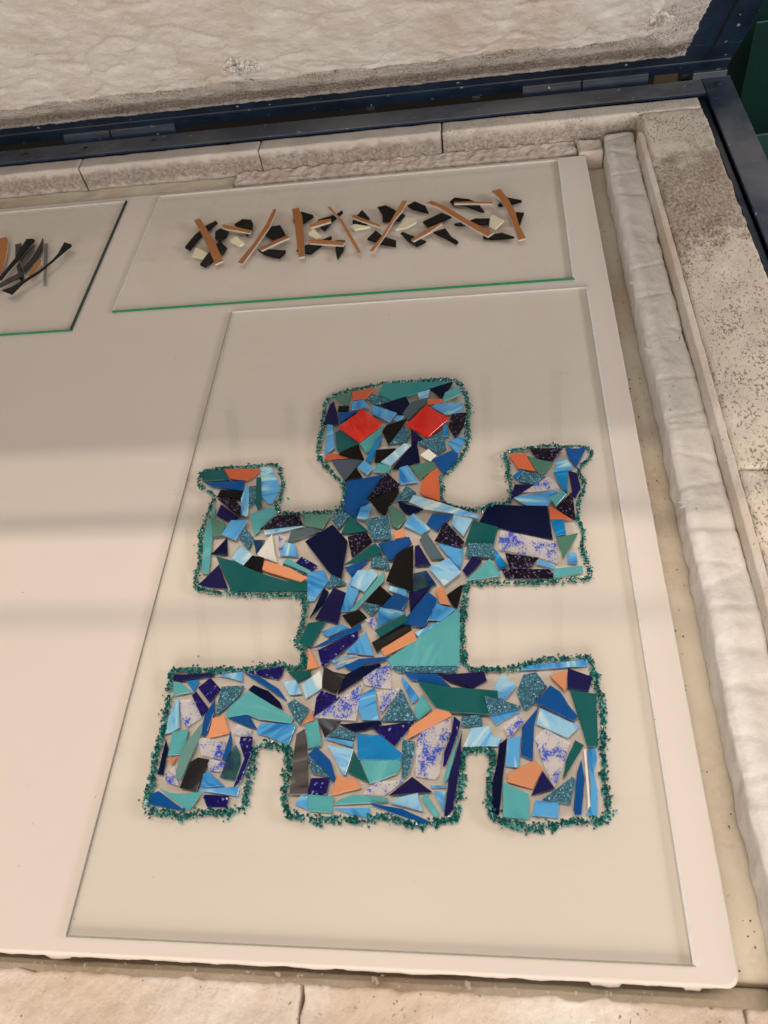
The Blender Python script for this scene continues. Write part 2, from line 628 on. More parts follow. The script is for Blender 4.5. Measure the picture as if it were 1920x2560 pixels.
def shelf_mat():
    m, nt, out = mat('kiln_washed_shelf')
    p = principled(nt, out, 0.62, 0.3)
    v = coords(nt, shift=False)
    n = noise_tex(nt, v, 6, 4, 0.5)
    r = ramp(nt, n, ((0.3, (0.805, 0.757, 0.718)), (0.7, (0.835, 0.783, 0.743))))
    n2 = noise_tex(nt, v, 520, 2, 0.5)
    r2 = ramp(nt, n2, ((0.70, g(1.0)), (0.78, g(0.72))))
    n3 = noise_tex(nt, v, 16, 2, 0.5)
    r3 = ramp(nt, n3, ((0.60, g(0)), (0.72, g(1))))
    m1 = mixc(nt, (r3, 0), g(1.0), (r2, 0))
    mm = mixc(nt, 1.0, (r, 0), (m1, 2), 'MULTIPLY')
    nt.links.new(mm.outputs[2], p.inputs['Base Color'])
    bump(nt, noise_tex(nt, v, 240, 3), 0.05, 0.001, p)
    return m


SHELF = shelf_mat()


def simple(name, col, rough=0.6, spec=0.4, metal=0.0):
    m, nt, out = mat(name)
    p = principled(nt, out, rough, spec)
    v = coords(nt, shift=False)
    n = noise_tex(nt, v, 12, 4)
    c = alb(*col)
    r = ramp(nt, n, ((0.3, tuple(x * 0.75 for x in c[:3])), (0.7, c)))
    L(nt, r, 0, p, 'Base Color')
    p.inputs['Metallic'].default_value = metal
    return m


DARK = simple('dark_floor', (26, 22, 18), 0.8)
PIN = simple('bare_steel', (120, 118, 118), 0.4, 0.5, 0.6)
TUBE = simple('quartz_tube', (84, 74, 66), 0.25)
RUST = simple('rusty_brass', (64, 48, 32), 0.6)
WOOD = simple('dark_wood', (62, 44, 34), 0.7)
STORED = edge_glass('stored_green_glass', (30, 52, 44), 0.25, 0.08)
STORED_EDGE = edge_glass('stored_glass_rim', (74, 112, 94), 0.1, 0.1)
SPECK = simple('dark_speck', (70, 48, 36), 0.9)


# ================================================================ the kiln
def fbm(x, y, z, f, o=4):
    v = 0.0
    a = 1.0
    for i in range(o):
        v += a * noise.noise(Vector((x * f, y * f, z * f + i * 7.1)))
        a *= 0.5
        f *= 2.05
    return v


kiln = bpy.data.objects.new('kiln', None)
COLL.objects.link(kiln)
kiln['label'] = 'open blue steel kiln lined with scorched pale firebrick, lid raised on hinges at the back'
kiln['category'] = 'kiln'

WT = 0.03           # top of the brick wall
FL = -0.03          # chamber floor


def rough_slab(name, x0, x1, y0, y1, z0, z1, mt, parent, nx, ny, amp=0.0015, edge=0.003, seed=0.0, label=None, chamfer=0.004, fr=30.0):
    """a brick or slab with an uneven top and crumbling edges"""
    vs, fs = [], []
    rows = []
    xs = [x0, x0 + chamfer * 0.35] + [x0 + chamfer + (x1 - x0 - 2 * chamfer) * i / nx for i in range(nx + 1)] + [x1 - chamfer * 0.35, x1]
    ys = [y0, y0 + chamfer * 0.35] + [y0 + chamfer + (y1 - y0 - 2 * chamfer) * i / ny for i in range(ny + 1)] + [y1 - chamfer * 0.35, y1]
    nX, nY = len(xs), len(ys)
    for j, y in enumerate(ys):
        row = []
        for i, x in enumerate(xs):
            z = z1 + amp * fbm(x, y, seed, fr)
            ex = min(i, nX - 1 - i)
            ey = min(j, nY - 1 - j)
            e = min(ex, ey)
            dx = dy = 0.0
            if e == 0:
                z -= chamfer * 1.0 + abs(fbm(x, y, seed + 9, 60)) * edge * 0.5
            elif e == 1:
                z -= chamfer * 0.35
            if e <= 2:
                dx = edge * fbm(x, y, seed + 3, 45)
                dy = edge * fbm(x, y, seed + 5, 45)
            row.append(len(vs))
            vs.append((x + dx * 0.5, y + dy * 0.5, z))
        rows.append(row)
    for j in range(nY - 1):
        for i in range(nX - 1):
            fs.append((rows[j][i], rows[j][i + 1], rows[j + 1][i + 1], rows[j + 1][i]))
    ring = [rows[0][i] for i in range(nX)] + [rows[j][nX - 1] for j in range(1, nY)] + [rows[nY - 1][i] for i in range(nX - 2, -1, -1)] + [rows[j][0] for j in range(nY - 2, 0, -1)]
    base = len(vs)
    for k in ring:
        x, y, z = vs[k]
        vs.append((x, y, z0))
    n = len(ring)
    for k in range(n):
        fs.append((ring[k], base + k, base + (k + 1) % n, ring[(k + 1) % n]))
    fs.append(tuple(base + k for k in range(n - 1, -1, -1)))
    me = mesh_from(name, vs, fs, [mt], smooth=True)
    o = link(name, me, parent)
    if label:
        o['label'] = label
    return o


# chamber floor: blotched, slightly dished bed that the shelf stands on
o = rough_slab('chamber_floor', -0.95, 0.612, -0.006, 1.186, -0.07, FL, LEDGE, kiln, 90, 90, 0.0022, 0.001, 2.0, fr=12)
rough_slab('floor_joint', -0.95, 0.612, -0.030, -0.0065, -0.12, -0.052, LEDGE, kiln, 120, 4, 0.002, 0.001, 4.0)
# front bricks, just in front of the shelf
xs_f = [-0.47, -0.135, 0.199, 0.535, 0.87]
for i in range(4):
    rough_slab('brick', xs_f[i] + 0.0010, xs_f[i + 1] - 0.0010, -0.24, -0.0225, -0.09, -0.0205, BRICK_F, kiln, 170, 120, 0.0024, 0.0045, 5.0 + i, fr=34, chamfer=0.0022,
               label='pale crumbling firebrick in front of the shelf')
# back wall bricks
xs_b = [-1.01, -0.677, -0.345, -0.014, 0.300, 0.714]
for i in range(5):
    rough_slab('brick', xs_b[i] + 0.0012, xs_b[i + 1] - 0.0012, 1.186, 1.2185, -0.08, WT, BRICK_B if i < 4 else BRICK_C, kiln, 60, 8, 0.0008, 0.0022, 15.0 + i, chamfer=0.0025)
# right wall bricks
ys_r = [-0.24, 0.115, 0.448, 1.184]
for i in range(3):
    rough_slab('brick', 0.6160, 0.714, ys_r[i] + (0.0014 if i else 0), ys_r[i + 1] + (0.0008 if i == 2 else -0.0014), -0.08, WT, BRICK_R, kiln, 26, 90, 0.0016, 0.004, 25.0 + i, chamfer=0.003)
# narrow mortar lip along the inner edge of the right wall, split off by a crack
rough_slab('mortar_lip', 0.6068, 0.6154, -0.24, 1.13, -0.08, WT - 0.001, BRICK_F, kiln, 4, 260, 0.0006, 0.0010, 33.0, chamfer=0.0005, fr=50)


def rail(name, pts, width_in, z_top, label=None):
    pass


# steel angle frame round the brick: each rail is one bevelled angle with a lip turned down inside
def angle_rail(x0, x1, y0, y1, z, drop, lip_side, mt=None):
    bm = bmesh.new()
    box_bm(bm, x0, x1, y0, y1, z - 0.005, z)
    if lip_side == 'y':
        box_bm(bm, x0, x1, y1 - 0.004, y1 - 0.0005, z - drop, z - 0.0055)
    else:
        box_bm(bm, x1 - 0.004, x1 - 0.0005, y0, y1, z - drop, z - 0.0055)
    return bm_obj('frame_rail', bm, mt or STEEL, kiln, bev=0.0012)


angle_rail(-1.05, 0.7255, 1.2215, 1.2665, WT + 0.004, 0.30, 'y')
angle_rail(0.726, 0.7705, -0.30, 1.270, WT + 0.0045, 0.30, 'x', STEEL_WORN)
# rounded folded step along the right rail's inner side
bm = bmesh.new()
box_bm(bm, 0.7165, 0.7255, -0.30, 1.2205, WT - 0.03, WT - 0.006)
bm_obj('frame_lip', bm, STEEL_WORN, kiln, bev=0.002)
# bolt heads on the back rail
for x, y in ((-0.345, 1.243), (-0.215, 1.245), (-0.462, 1.243), (0.748, 1.243)):
    bm = bmesh.new()
    bmesh.ops.create_cone(bm, cap_ends=True, segments=6, radius1=0.0042, radius2=0.0036, depth=0.002, matrix=Matrix.Translation((x, y, WT + 0.0056)))
    bm_obj('bolt', bm, WOOD, kiln)

# fibre blanket laid along the right wall, loose and fluffy
def strip(name, x0, x1, y0, y1, z0, z1, seed, label, cat, nx=46, ny=420, steps=()):
    vs, fs = [], []
    prof = []
    # profile from the inner bottom, up the side, over the top, down the far side
    for k in range(7):
        prof.append((x0, z0 + (z1 - z0) * k / 7))
    for k in range(nx + 1):
        prof.append((x0 + (x1 - x0) * k / nx, z1))
    for k in range(1, 5):
        prof.append((x1, z1 - (z1 - z0) * k / 5))
    for j in range(ny + 1):
        y = y0 + (y1 - y0) * j / ny
        wob = 0.0028 * fbm(0.3, y, seed, 6, 3)
        st = 0.0
        for (ys, dz) in steps:
            st += dz / (1 + math.exp((y - ys) / 0.0022))
        for i, (x, z) in enumerate(prof):
            t = (z - z0) / (z1 - z0)
            u = (x - x0) / (x1 - x0)
            h = 0.0022 * fbm(x, y, seed + 2, 16, 5) + 0.0009 * abs(fbm(x * 1.3, y, seed + 4, 55, 3))
            rnd = -0.0035 * ((2 * u - 1) ** 8)
            cz = abs(fbm(x * 0.25, y, seed + 8, 13, 3))
            h -= 0.0016 * max(0.0, 0.10 - cz) / 0.10
            zz = z + t * (h * 0.9 + rnd + st)
            xx = x + wob + 0.0022 * fbm(z, y, seed + 6, 40, 4) * (1 if i < 9 or i > nx + 6 else 0.3)
            vs.append((xx, y, zz))
    n = len(prof)
    for j in range(ny):
        for i in range(n - 1):
            a = j * n + i
            fs.append((a, a + 1, a + n + 1, a + n))
    fs.append(tuple(range(n - 1, -1, -1)))
    fs.append(tuple(ny * n + i for i in range(n)))
    me = mesh_from(name, vs, fs, [FIBRE], smooth=True)
    return link(name, me, None, label, cat)


fs_ = strip('fibre_blanket', 0.5600, 0.6058, -0.15, 1.168, FL + 0.002, 0.010, 3.3,
            'long fluffy white fibre blanket strip lying between the shelf and the right brick wall', 'fibre blanket', steps=((0.385, 0.004),))
# short block of the same blanket standing behind the shelf's far corner
o = rough_slab('fibre_block', 0.520, 0.5585, 1.133, 1.172, FL + 0.003, 0.002, FIBRE_OLD, None, 20, 20, 0.002, 0.002, 44.0, chamfer=0.003)
o['label'] = 'small square beige fibre block behind the far right corner of the shelf'
o['category'] = 'fibre block'
# fluffy fibre packed along the back between shelf and wall
o = rough_slab('fibre_packing', -0.06, 0.5175, 1.146, 1.1835, FL + 0.003, -0.004, FIBRE_OLD, None, 260, 22, 0.0035, 0.004, 51.0, chamfer=0.003, fr=60)
o['label'] = 'crumbly pale fibre packing along the back brick wall behind the glass sheets'
o['category'] = 'fibre packing'
o = rough_slab('fibre_packing', -0.95, -0.063, 1.146, 1.1835, FL + 0.003, -0.010, LEDGE, None, 170, 14, 0.002, 0.002, 57.0, chamfer=0.004, fr=30)
o['label'] = 'smooth beige packing strip along the back brick wall at the left'
o['category'] = 'fibre packing'

# ---------------------------------------------------------------- the lid
TH = R(52)
U = Vector((0, -math.cos(TH), math.sin(TH)))       # along the lid, away from the hinge
NI = Vector((0, -math.sin(TH), -math.cos(TH)))     # out of the lid's underside
P0 = Vector((0, 1.287, 0.033))


def lp(x, u, off=0.0):
    return Vector((x, 0, 0)) + P0 + U * u + NI * off


def lid_box(bm, x0, x1, u0, u1, o0, o1):
    c = [lp(x, u, o) for o in (o0, o1) for (x, u) in ((x0, u0), (x1, u0), (x1, u1), (x0, u1))]
    vs = [bm.verts.new(p) for p in c]
    for f in ((3, 2, 1, 0), (4, 5, 6, 7), (0, 1, 5, 4), (1, 2, 6, 5), (2, 3, 7, 6), (3, 0, 4, 7)):
        bm.faces.new([vs[i] for i in f])


LX0, LX1, LU1 = -1.06, 0.768, 1.45
bm = bmesh.new()
lid_box(bm, LX0, LX1, 0.008, 0.085, -0.004, 0)
lid_box(bm, LX0, LX1, LU1 - 0.09, LU1, -0.004, 0)
lid_box(bm, 0.683, LX1, 0.0855, LU1 - 0.0905, -0.004, 0)
lid_box(bm, LX0, -0.97, 0.0855, LU1 - 0.0905, -0.004, 0)
lid_box(bm, LX0 + 0.004, LX1 - 0.004, 0.010, LU1 - 0.004, -0.13, -0.0045)
lid = bm_obj('lid', bm, STEEL_WORN, kiln, bev=0.002)
lid['label'] = 'raised dark blue steel lid leaning over the kiln'
# rolled step along the bottom rail and a long slot in the side rail
bm = bmesh.new()
lid_box(bm, LX0, LX1 - 0.004, 0.010, 0.042, 0.0003, 0.004)
bm_obj('frame_step', bm, STEEL, lid, bev=0.0018)
bm = bmesh.new()
lid_box(bm, 0.7255, 0.7285, 0.055, 1.2, 0.0003, 0.0012)
bm_obj('frame_seam', bm, DARK, lid)
for (x, u) in ((-0.42, 0.052), (-0.05, 0.052), (0.33, 0.052), (0.60, 0.052), (0.748, 0.13), (0.705, 0.02)):
    bm = bmesh.new()
    q = NI.to_track_quat('Z', 'Y').to_matrix().to_4x4()
    q.translation = lp(x, u, 0.0009)
    bmesh.ops.create_cone(bm, cap_ends=True, segments=14, radius1=0.0034, radius2=0.0024, depth=0.0014, matrix=q)
    bm_obj('screw', bm, PIN, lid)
# unseen bar added before the lid's free edge to cast the shelf's dark bands
bm = bmesh.new()
e = lp(0, LU1, -0.01)
tube_bm(bm, (-0.9, e.y - 0.094, e.z), (0.62, e.y - 0.094, e.z), 0.0085, 20)
for x in (-0.85, 0.57):
    tube_bm(bm, (x, e.y + 0.0, e.z), (x, e.y - 0.094, e.z), 0.008, 12)
bm_obj('shadow_bar', bm, STEEL, lid, smooth=True)

# insulation: a scorched sloping border, then the fluffy blanket
def lid_insulation():
    vs, fs, fm = [], [], []
    nx, nu = 330, 190
    x0, x1 = -0.969, 0.686
    u0, u1 = 0.072, LU1 - 0.086
    us = [u0 + 0.145 * (k / 58.0) for k in range(59)] + [u0 + 0.145 + (0.60 - 0.145) * (k / 96.0) for k in range(1, 97)] + [u0 + 0.60 + (u1 - u0 - 0.60) * (k / 30.0) for k in range(1, 31)]
    nu = len(us) - 1
    B = 0.125
    xs = [x0 + (x1 - B - x0) * (i / 260.0) for i in range(261)] + [x1 - B + B * (i / 60.0) for i in range(1, 61)]
    nx = len(xs) - 1
    for j, u in enumerate(us):
        for i, x in enumerate(xs):
            wb = 0.008 * fbm(x, 0.1, 1.0, 9, 4)
            wr = 0.010 * fbm(0.2, u, 2.0, 11, 4)
            du = min(u - u0, u1 - u)
            dr = min(x1 - x, x - x0)
            tb = min(1.0, max(0.0, du / (0.112 + wb)))
            tr_ = min(1.0, max(0.0, dr / (0.085 + wr)))
            # chipped corner
            t = min(tb, tr_)
            off = 0.006 + 0.021 * t
            fluff = 0.0
            k = max(0.0, min(1.0, (t - 0.86) / 0.14))
            if k > 0:
                fluff = 0.0030 * fbm(x, u, 4.0, 8, 4) + 0.0028 * abs(fbm(x * 1.0, u * 1.0, 6.0, 26, 5)) - 0.0016 * abs(fbm(x, u, 8.0, 70, 2))
                fluff += 0.0045 * math.exp(-((t - 0.95) / 0.05) ** 2) * (0.6 + 0.8 * abs(fbm(x, u, 10, 60, 3)))
                # creases running across the blanket
                cr = abs(fbm(x, u, 12.0, 7, 3))
                fluff -= 0.004 * max(0.0, 0.07 - cr) / 0.07
                fluff *= k
            bmp = (0.0012 * fbm(x, u, 14.0, 120, 3) + 0.0009 * fbm(x, u, 15.0, 40, 2)) * (1 - 0.4 * k)
            p = lp(x, u, off + fluff + bmp)
            e_ = min(du, dr)
            if e_ < 0.002:
                q = 0.0035 * fbm(x, u, 16.0, 60, 4)
                p = p + U * (q if du <= dr else 0) + Vector((q if dr < du else 0, 0, 0))
            vs.append(p)
            fm.append(t)
    n = nx + 1
    mi = []
    for j in range(nu):
        for i in range(nx):
            a = j * n + i
            fs.append((a, a + 1, a + n + 1, a + n))
            t = (fm[a] + fm[a + n + 1]) / 2 + 0.10 * fbm(vs[a].x, vs[a].z, 3.0, 50, 3)
            mi.append(1 if t < 0.90 else 0)
    # skirt back to the steel
    ring = list(range(n)) + [j * n + nx for j in range(1, nu + 1)] + [nu * n + i for i in range(nx - 1, -1, -1)] + [j * n for j in range(nu - 1, 0, -1)]
    base = len(vs)
    for k in ring:
        p = vs[k]
        d = (p - P0).dot(NI)
        vs.append(p - NI * (d - 0.0006))
    m = len(ring)
    for k in range(m):
        fs.append((ring[k], base + k, base + (k + 1) % m, ring[(k + 1) % m]))
        mi.append(1)
    me = mesh_from('lid_insulation', vs, fs, [FIBRE_LID, SKIRT], mi, True)
    return link('insulation', me, lid)


lid_insulation()
# tuft of loose fibre knotted over the border
def tuft(name, c, n, spread, r0, parent, mt, squash=0.6, seed=1):
    rnd = random.Random(seed)
    bm = bmesh.new()
    for k in range(n):
        a = rnd.uniform(0, 6.283)
        d = spread * math.sqrt(rnd.random())
        x = c[0] + d * math.cos(a) * 1.25
        u = c[1] + d * math.sin(a)
        p = lp(x, u, c[2] + rnd.uniform(0, 0.008) * (1 - d / spread))
        r = r0 * rnd.uniform(0.6, 1.2)
        ax = (NI * 0.35 + Vector((rnd.uniform(-0.6, 0.6) + (x - c[0]) * 18, 0, 0)) + U * rnd.uniform(0.5, 1.2)).normalized()
        q = ax.to_track_quat('Z', 'Y').to_matrix().to_4x4()
        q.translation = p
        bmesh.ops.create_icosphere(bm, subdivisions=2, radius=r, matrix=q @ Matrix.Diagonal((0.42, 0.62, 1.9, 1)))
    for v in bm.verts:
        v.co += Vector([0.0016 * noise.noise(v.co * 330 + Vector((i * 9, 0, 0))) for i in range(3)])
    return bm_obj(name, bm, mt, parent, smooth=True)


tuft('fibre_tuft', (0.010, 0.222, 0.030), 70, 0.022, 0.0040, lid, FIBRE_LID, seed=4)
tuft('fibre_tuft', (0.612, 0.215, 0.028), 34, 0.016, 0.0035, lid, FIBRE_LID, seed=5)
tuft('fibre_tuft', (0.075, 0.190, 0.022), 26, 0.022, 0.0028, lid, FIBRE_LID, seed=6)
# coiled heating elements in quartz tubes, further up under the lid
for x in (-0.625, -0.505, -0.385, -0.265, -0.145, -0.025, 0.112, 0.236, 0.36, 0.49):
    st = 0.47 if x < 0.1 else 0.43
    bm = bmesh.new()
    tube_bm(bm, lp(x, st, 0.040), lp(x, 1.26, 0.040), 0.0085, 14)
    k = 0
    u = st + 0.004
    while u < 1.255:
        q = U.to_track_quat('Z', 'Y').to_matrix().to_4x4()
        q.translation = lp(x, u, 0.040)
        bmesh.ops.create_cone(bm, cap_ends=False, segments=12, radius1=0.0115, radius2=0.0095, depth=0.006, matrix=q)
        u += 0.013
    bm_obj('heating_tube', bm, TUBE, lid, smooth=True)

# hinges between lid and body, and steel pins standing in the gap
HZ = WT + 0.012
for (xa, xb) in ((-0.388, -0.300), (-0.297, -0.176), (0.437, 0.532), (0.535, 0.640)):
    bm = bmesh.new()
    tube_bm(bm, (xa, 1.272, HZ), (xb, 1.272, HZ), 0.0095, 20)
    bm_obj('hinge', bm, STEEL, kiln, smooth=False, bev=0.0)
for x in (0.352, 0.166, 0.702):
    bm = bmesh.new()
    box_bm(bm, x, x + 0.014, 1.30, 1.303, -0.2, 0.03)
    bm_obj('steel_strap', bm, PIN, kiln, bev=0.0008)
bm = bmesh.new()
box_bm(bm, 0.650, 0.688, 1.268, 1.276, WT - 0.02, WT + 0.016)
bm_obj('hinge_plate', bm, RUST, kiln, bev=0.001)
bm = bmesh.new()
box_bm(bm, 0.712, 0.765, 1.266, 1.290, WT + 0.003, WT + 0.014)
tube_bm(bm, (0.752, 1.279, WT), (0.752, 1.279, WT + 0.022), 0.007)
bm_obj('corner_bracket', bm, PIN, kiln, bev=0.0008)

# loose ceramic fibres standing off the blanket and the lid's torn ridge
def strands(name, places, seed):
    rnd = random.Random(seed)
    vs, fs = [], []
    for (p, nrm, n, ln, sx, sy) in places:
        for k in range(n):
            a = rnd.uniform(0, 6.283)
            t = Vector((math.cos(a), math.sin(a), 0))
            if nrm.y < -0.3:
                t = (Vector((1, 0, 0)) * math.cos(a) + U * math.sin(a))
            c = p + Vector((rnd.uniform(-sx, sx), 0, 0)) + (U if nrm.y < -0.3 else Vector((0, 1, 0))) * rnd.uniform(-sy, sy)
            l = ln * rnd.uniform(0.4, 1.3)
            wd = rnd.uniform(0.00012, 0.00028)
            side = t.cross(nrm).normalized() * wd
            bend = t.cross(nrm).normalized() * rnd.uniform(-0.5, 0.5) * l
            lift = nrm * rnd.uniform(0.05, 0.45) * l
            q = [c, c + t * l * 0.5 + bend * 0.35 + lift * 0.6, c + t * l + bend + lift]
            b0 = len(vs)
            for i, pt in enumerate(q):
                w_ = side * (1.0 - 0.4 * i)
                vs += [pt - w_, pt + w_ + nrm * wd]
            fs += [(b0, b0 + 1, b0 + 3, b0 + 2), (b0 + 2, b0 + 3, b0 + 5, b0 + 4)]
    link(name, mesh_from(name, vs, fs, [FIBRE], smooth=True), None, kind='stuff')


UP = Vector((0, 0, 1))
pl = []
rr = random.Random(77)
for k in range(150):
    y = rr.uniform(0.05, 1.12)
    x = 0.5635 if rr.random() < 0.45 else (0.6035 if rr.random() < 0.6 else rr.uniform(0.567, 0.60))
    pl.append((Vector((x, y, 0.0065)), UP, rr.randint(1, 5), 0.0035, 0.001, 0.004))
for (x, y) in ((0.562, 0.79), (0.5625, 0.655), (0.6035, 0.93), (0.564, 0.42)):
    pl.append((Vector((x, y, 0.006)), UP, 34, 0.0075, 0.0015, 0.005))
strands('loose_fibres', pl, 8)
pl = []
for k in range(170):
    x = rr.uniform(-0.5, 0.64)
    pl.append((lp(x, 0.072 + 0.110 + rr.uniform(-0.012, 0.012), 0.029), NI, rr.randint(1, 5), 0.004, 0.003, 0.004))
for k in range(40):
    pl.append((lp(rr.uniform(0.595, 0.625), rr.uniform(0.20, 0.34), 0.029), NI, rr.randint(1, 4), 0.005, 0.003, 0.004))
pl.append((lp(0.010, 0.222, 0.032), NI, 60, 0.010, 0.014, 0.010))
strands('loose_lid_fibres', pl, 9)

# ---------------------------------------------------------------- shelf
def kiln_shelf():
    x0, x1, y0, y1, zb = -0.98, 0.530, -0.0125, 1.129, -0.017
    path = []
    rad = 0.010

    def seg(a, b, n, axis):
        for k in range(n):
            t = k / n
            path.append((a[0] + (b[0] - a[0]) * t, a[1] + (b[1] - a[1]) * t))
    seg((x0, y0), (x1 - rad, y0), 460, 0)
    for k in range(8):
        a = -math.pi / 2 + math.pi / 2 * k / 8
        path.append((x1 - rad + rad * math.cos(a), y0 + rad + rad * math.sin(a)))
    seg((x1, y0 + rad), (x1, y1), 300, 1)
    seg((x1, y1), (x0, y1), 60, 0)
    seg((x0, y1), (x0, y0), 20, 1)
    cx, cy = (x0 + x1) / 2, (y0 + y1) / 2
    rings = []
    vs = []
    for (inset, z, rag, chip) in ((0.0022, 0.0, 0.0001, 0), (0.0007, -0.0006, 0.0002, 0), (0.0, -0.0022, 0.0005, 0), (0.0, -0.0105, 0.0011, 0), (0.0015, zb, 0.0014, 1)):
        ring = []
        for (x, y) in path:
            dx = -1 if x > x1 - 0.0105 else (1 if x < x0 + 0.001 else 0)
            dy = 1 if y < y0 + 0.0105 else (-1 if y > y1 - 0.001 else 0)
            jx = rag * fbm(x, y, z * 90, 55, 4)
            xx = x + dx * inset + (jx if dx else 0)
            yy = y + dy * inset + (jx if dy else 0)
            zz = z
            if chip:
                zz += 0.0035 * abs(fbm(x, y, 3.1, 38, 4)) - 0.0005
                for (c0, c1, dz) in ((0.425, 0.445, -0.0035), (0.492, 0.504, -0.0025), (-0.02, 0.0, -0.002)):
                    if c0 < x < c1 and y < 0.02:
                        zz += dz
                        yy -= 0.003
            ring.append(len(vs))
            vs.append((xx, yy, zz))
        rings.append(ring)
    fs = [tuple(rings[0])]
    n = len(path)
    for a, b in zip(rings, rings[1:]):
        for k in range(n):
            fs.append((a[k], b[k], b[(k + 1) % n], a[(k + 1) % n]))
    fs.append(tuple(reversed(rings[-1])))
    me = mesh_from('kiln_shelf', vs, fs, [SHELF])
    for p in me.polygons[1:-1]:
        p.use_smooth = True
    return link('kiln_shelf', me, None, 'large smooth white kiln shelf with a chipped front edge under the glass', 'kiln shelf')


kiln_shelf()
# shelf posts, hidden supports under the slab
for (x, y) in ((-0.45, 0.10), (0.40, 0.12), (-0.45, 1.0), (0.40, 1.0)):
    bm = bmesh.new()
    box_bm(bm, x - 0.02, x + 0.02, y - 0.02, y + 0.02, FL - 0.002, -0.0172)
    bm_obj('shelf_post', bm, LEDGE, kiln)
# crumbs broken off along the front gap
rnd = random.Random(12)
bm = bmesh.new()
for k in range(90):
    x = rnd.uniform(-0.12, 0.50)
    y = -0.0185 + rnd.gauss(0, 0.0022)
    r = rnd.uniform(0.0005, 0.0013) if rnd.random() < 0.95 else rnd.uniform(0.002, 0.003)
    q = Matrix.Translation((x, y, -0.0300 + r * 0.4)) @ Matrix.Rotation(rnd.uniform(0, 3), 4, 'Z') @ Matrix.Diagonal((1.5, 0.9, 0.7, 1))
    bmesh.ops.create_icosphere(bm, subdivisions=1, radius=r, matrix=q)
for v in bm.verts:
    v.co += Vector([0.0005 * noise.noise(v.co * 500 + Vector((i * 9, 0, 0))) for i in range(3)])
bm_obj('brick_crumbs', bm, BRICK_F, None, kind='stuff')

# small dark flecks fallen on blanket and bricks, and one hair
rnd = random.Random(5)
bm = bmesh.new()
for k in range(120):
    if rnd.random() < 0.45:
        x, y, z = rnd.uniform(0.566, 0.600), rnd.uniform(-0.05, 1.0), 0.0115
        z = 0.0098
    else:
        x, y, z = rnd.uniform(0.535, 0.556), rnd.uniform(0, 1.0), FL + 0.0012
    r = rnd.uniform(0.0003, 0.0008)
    q = Matrix.Translation((x, y, z)) @ Matrix.Diagonal((1.3, 1, 0.8, 1))
    bmesh.ops.create_icosphere(bm, subdivisions=1, radius=r, matrix=q)
for k in range(46):
    x, y = rnd.uniform(-0.25, 0.52), rnd.uniform(0.0, 1.05)
    on = (0 < x < 0.5 and y < 0.79) or y > 0.815
    r = rnd.uniform(0.00018, 0.00045)
    bmesh.ops.create_icosphere(bm, subdivisions=1, radius=r, matrix=Matrix.Translation((x, y, (0.0041 if on else 0.0) + r * 0.5)) @ Matrix.Diagonal((1.8, 1, 0.6, 1)))
bm_obj('soot_specks', bm, SPECK, None, kind='stuff')


# ---------------------------------------------------------------- clear glass sheets
def sheet(corners, edge_mats, label, thick=0.0036, z0=0.0004):
    """corners counter-clockwise from the front left; edge_mats one per side, starting with the front"""
    n = len(corners)
    vs, fs, fm = [], [], []
    mats = [SHEET, SHEET_UNDER, EDGE_SHEET, EDGE_GREEN, EDGE_DARK, EDGE_LINE]
    c = Vector((sum(p[0] for p in corners) / n, sum(p[1] for p in corners) / n, 0))
    zt = z0 + thick
    ch = 0.0011

    def ring(inset, z, right=0.0):
        idx = []
        for p in corners:
            q = Vector((p[0], p[1], 0))
            d = (c - q)
            d = Vector((math.copysign(inset + (right if d.x < 0 else 0), d.x), math.copysign(inset, d.y), 0))
            idx.append(len(vs))
            vs.append((q.x + d.x, q.y + d.y, z))
        return idx
    a = ring(ch, zt, 0.0016)
    b = ring(0, zt - ch)
    d = ring(0, z0 + 0.0004)
    e = ring(0.0004, z0)
    fs.append(tuple(a)); fm.append(0)
    for r1, r2 in ((a, b), (b, d), (d, e)):
        for k in range(n):
            fs.append((r1[k], r2[k], r2[(k + 1) % n], r1[(k + 1) % n]))
            fm.append(edge_mats[k])
    fs.append(tuple(reversed(e))); fm.append(1)
    me = mesh_from('glass_sheet', vs, fs, mats, fm)
    o = link('glass_sheet', me, None, label, 'glass sheet', 'clear glass sheets on the kiln shelf')
    return o


sheet([(0.0, 0.0), (0.5, 0.0), (0.5, 0.7935), (0.0, 0.7935)], [5, 2, 2, 5], 'large clear glass sheet carrying the blue and green mosaic figure')
sheet([(-0.1875, 0.8125), (0.4845, 0.8135), (0.4875, 1.117), (-0.1850, 1.1175)], [3, 2, 2, 2], 'clear green-edged glass sheet behind the figure, carrying black and terracotta strips')
sheet([(-0.80, 0.7765), (-0.2405, 0.7765), (-0.2432, 1.112), (-0.80, 1.112)], [3, 4, 2, 2], 'clear green-edged glass sheet at the left edge, carrying smoky grey slivers')

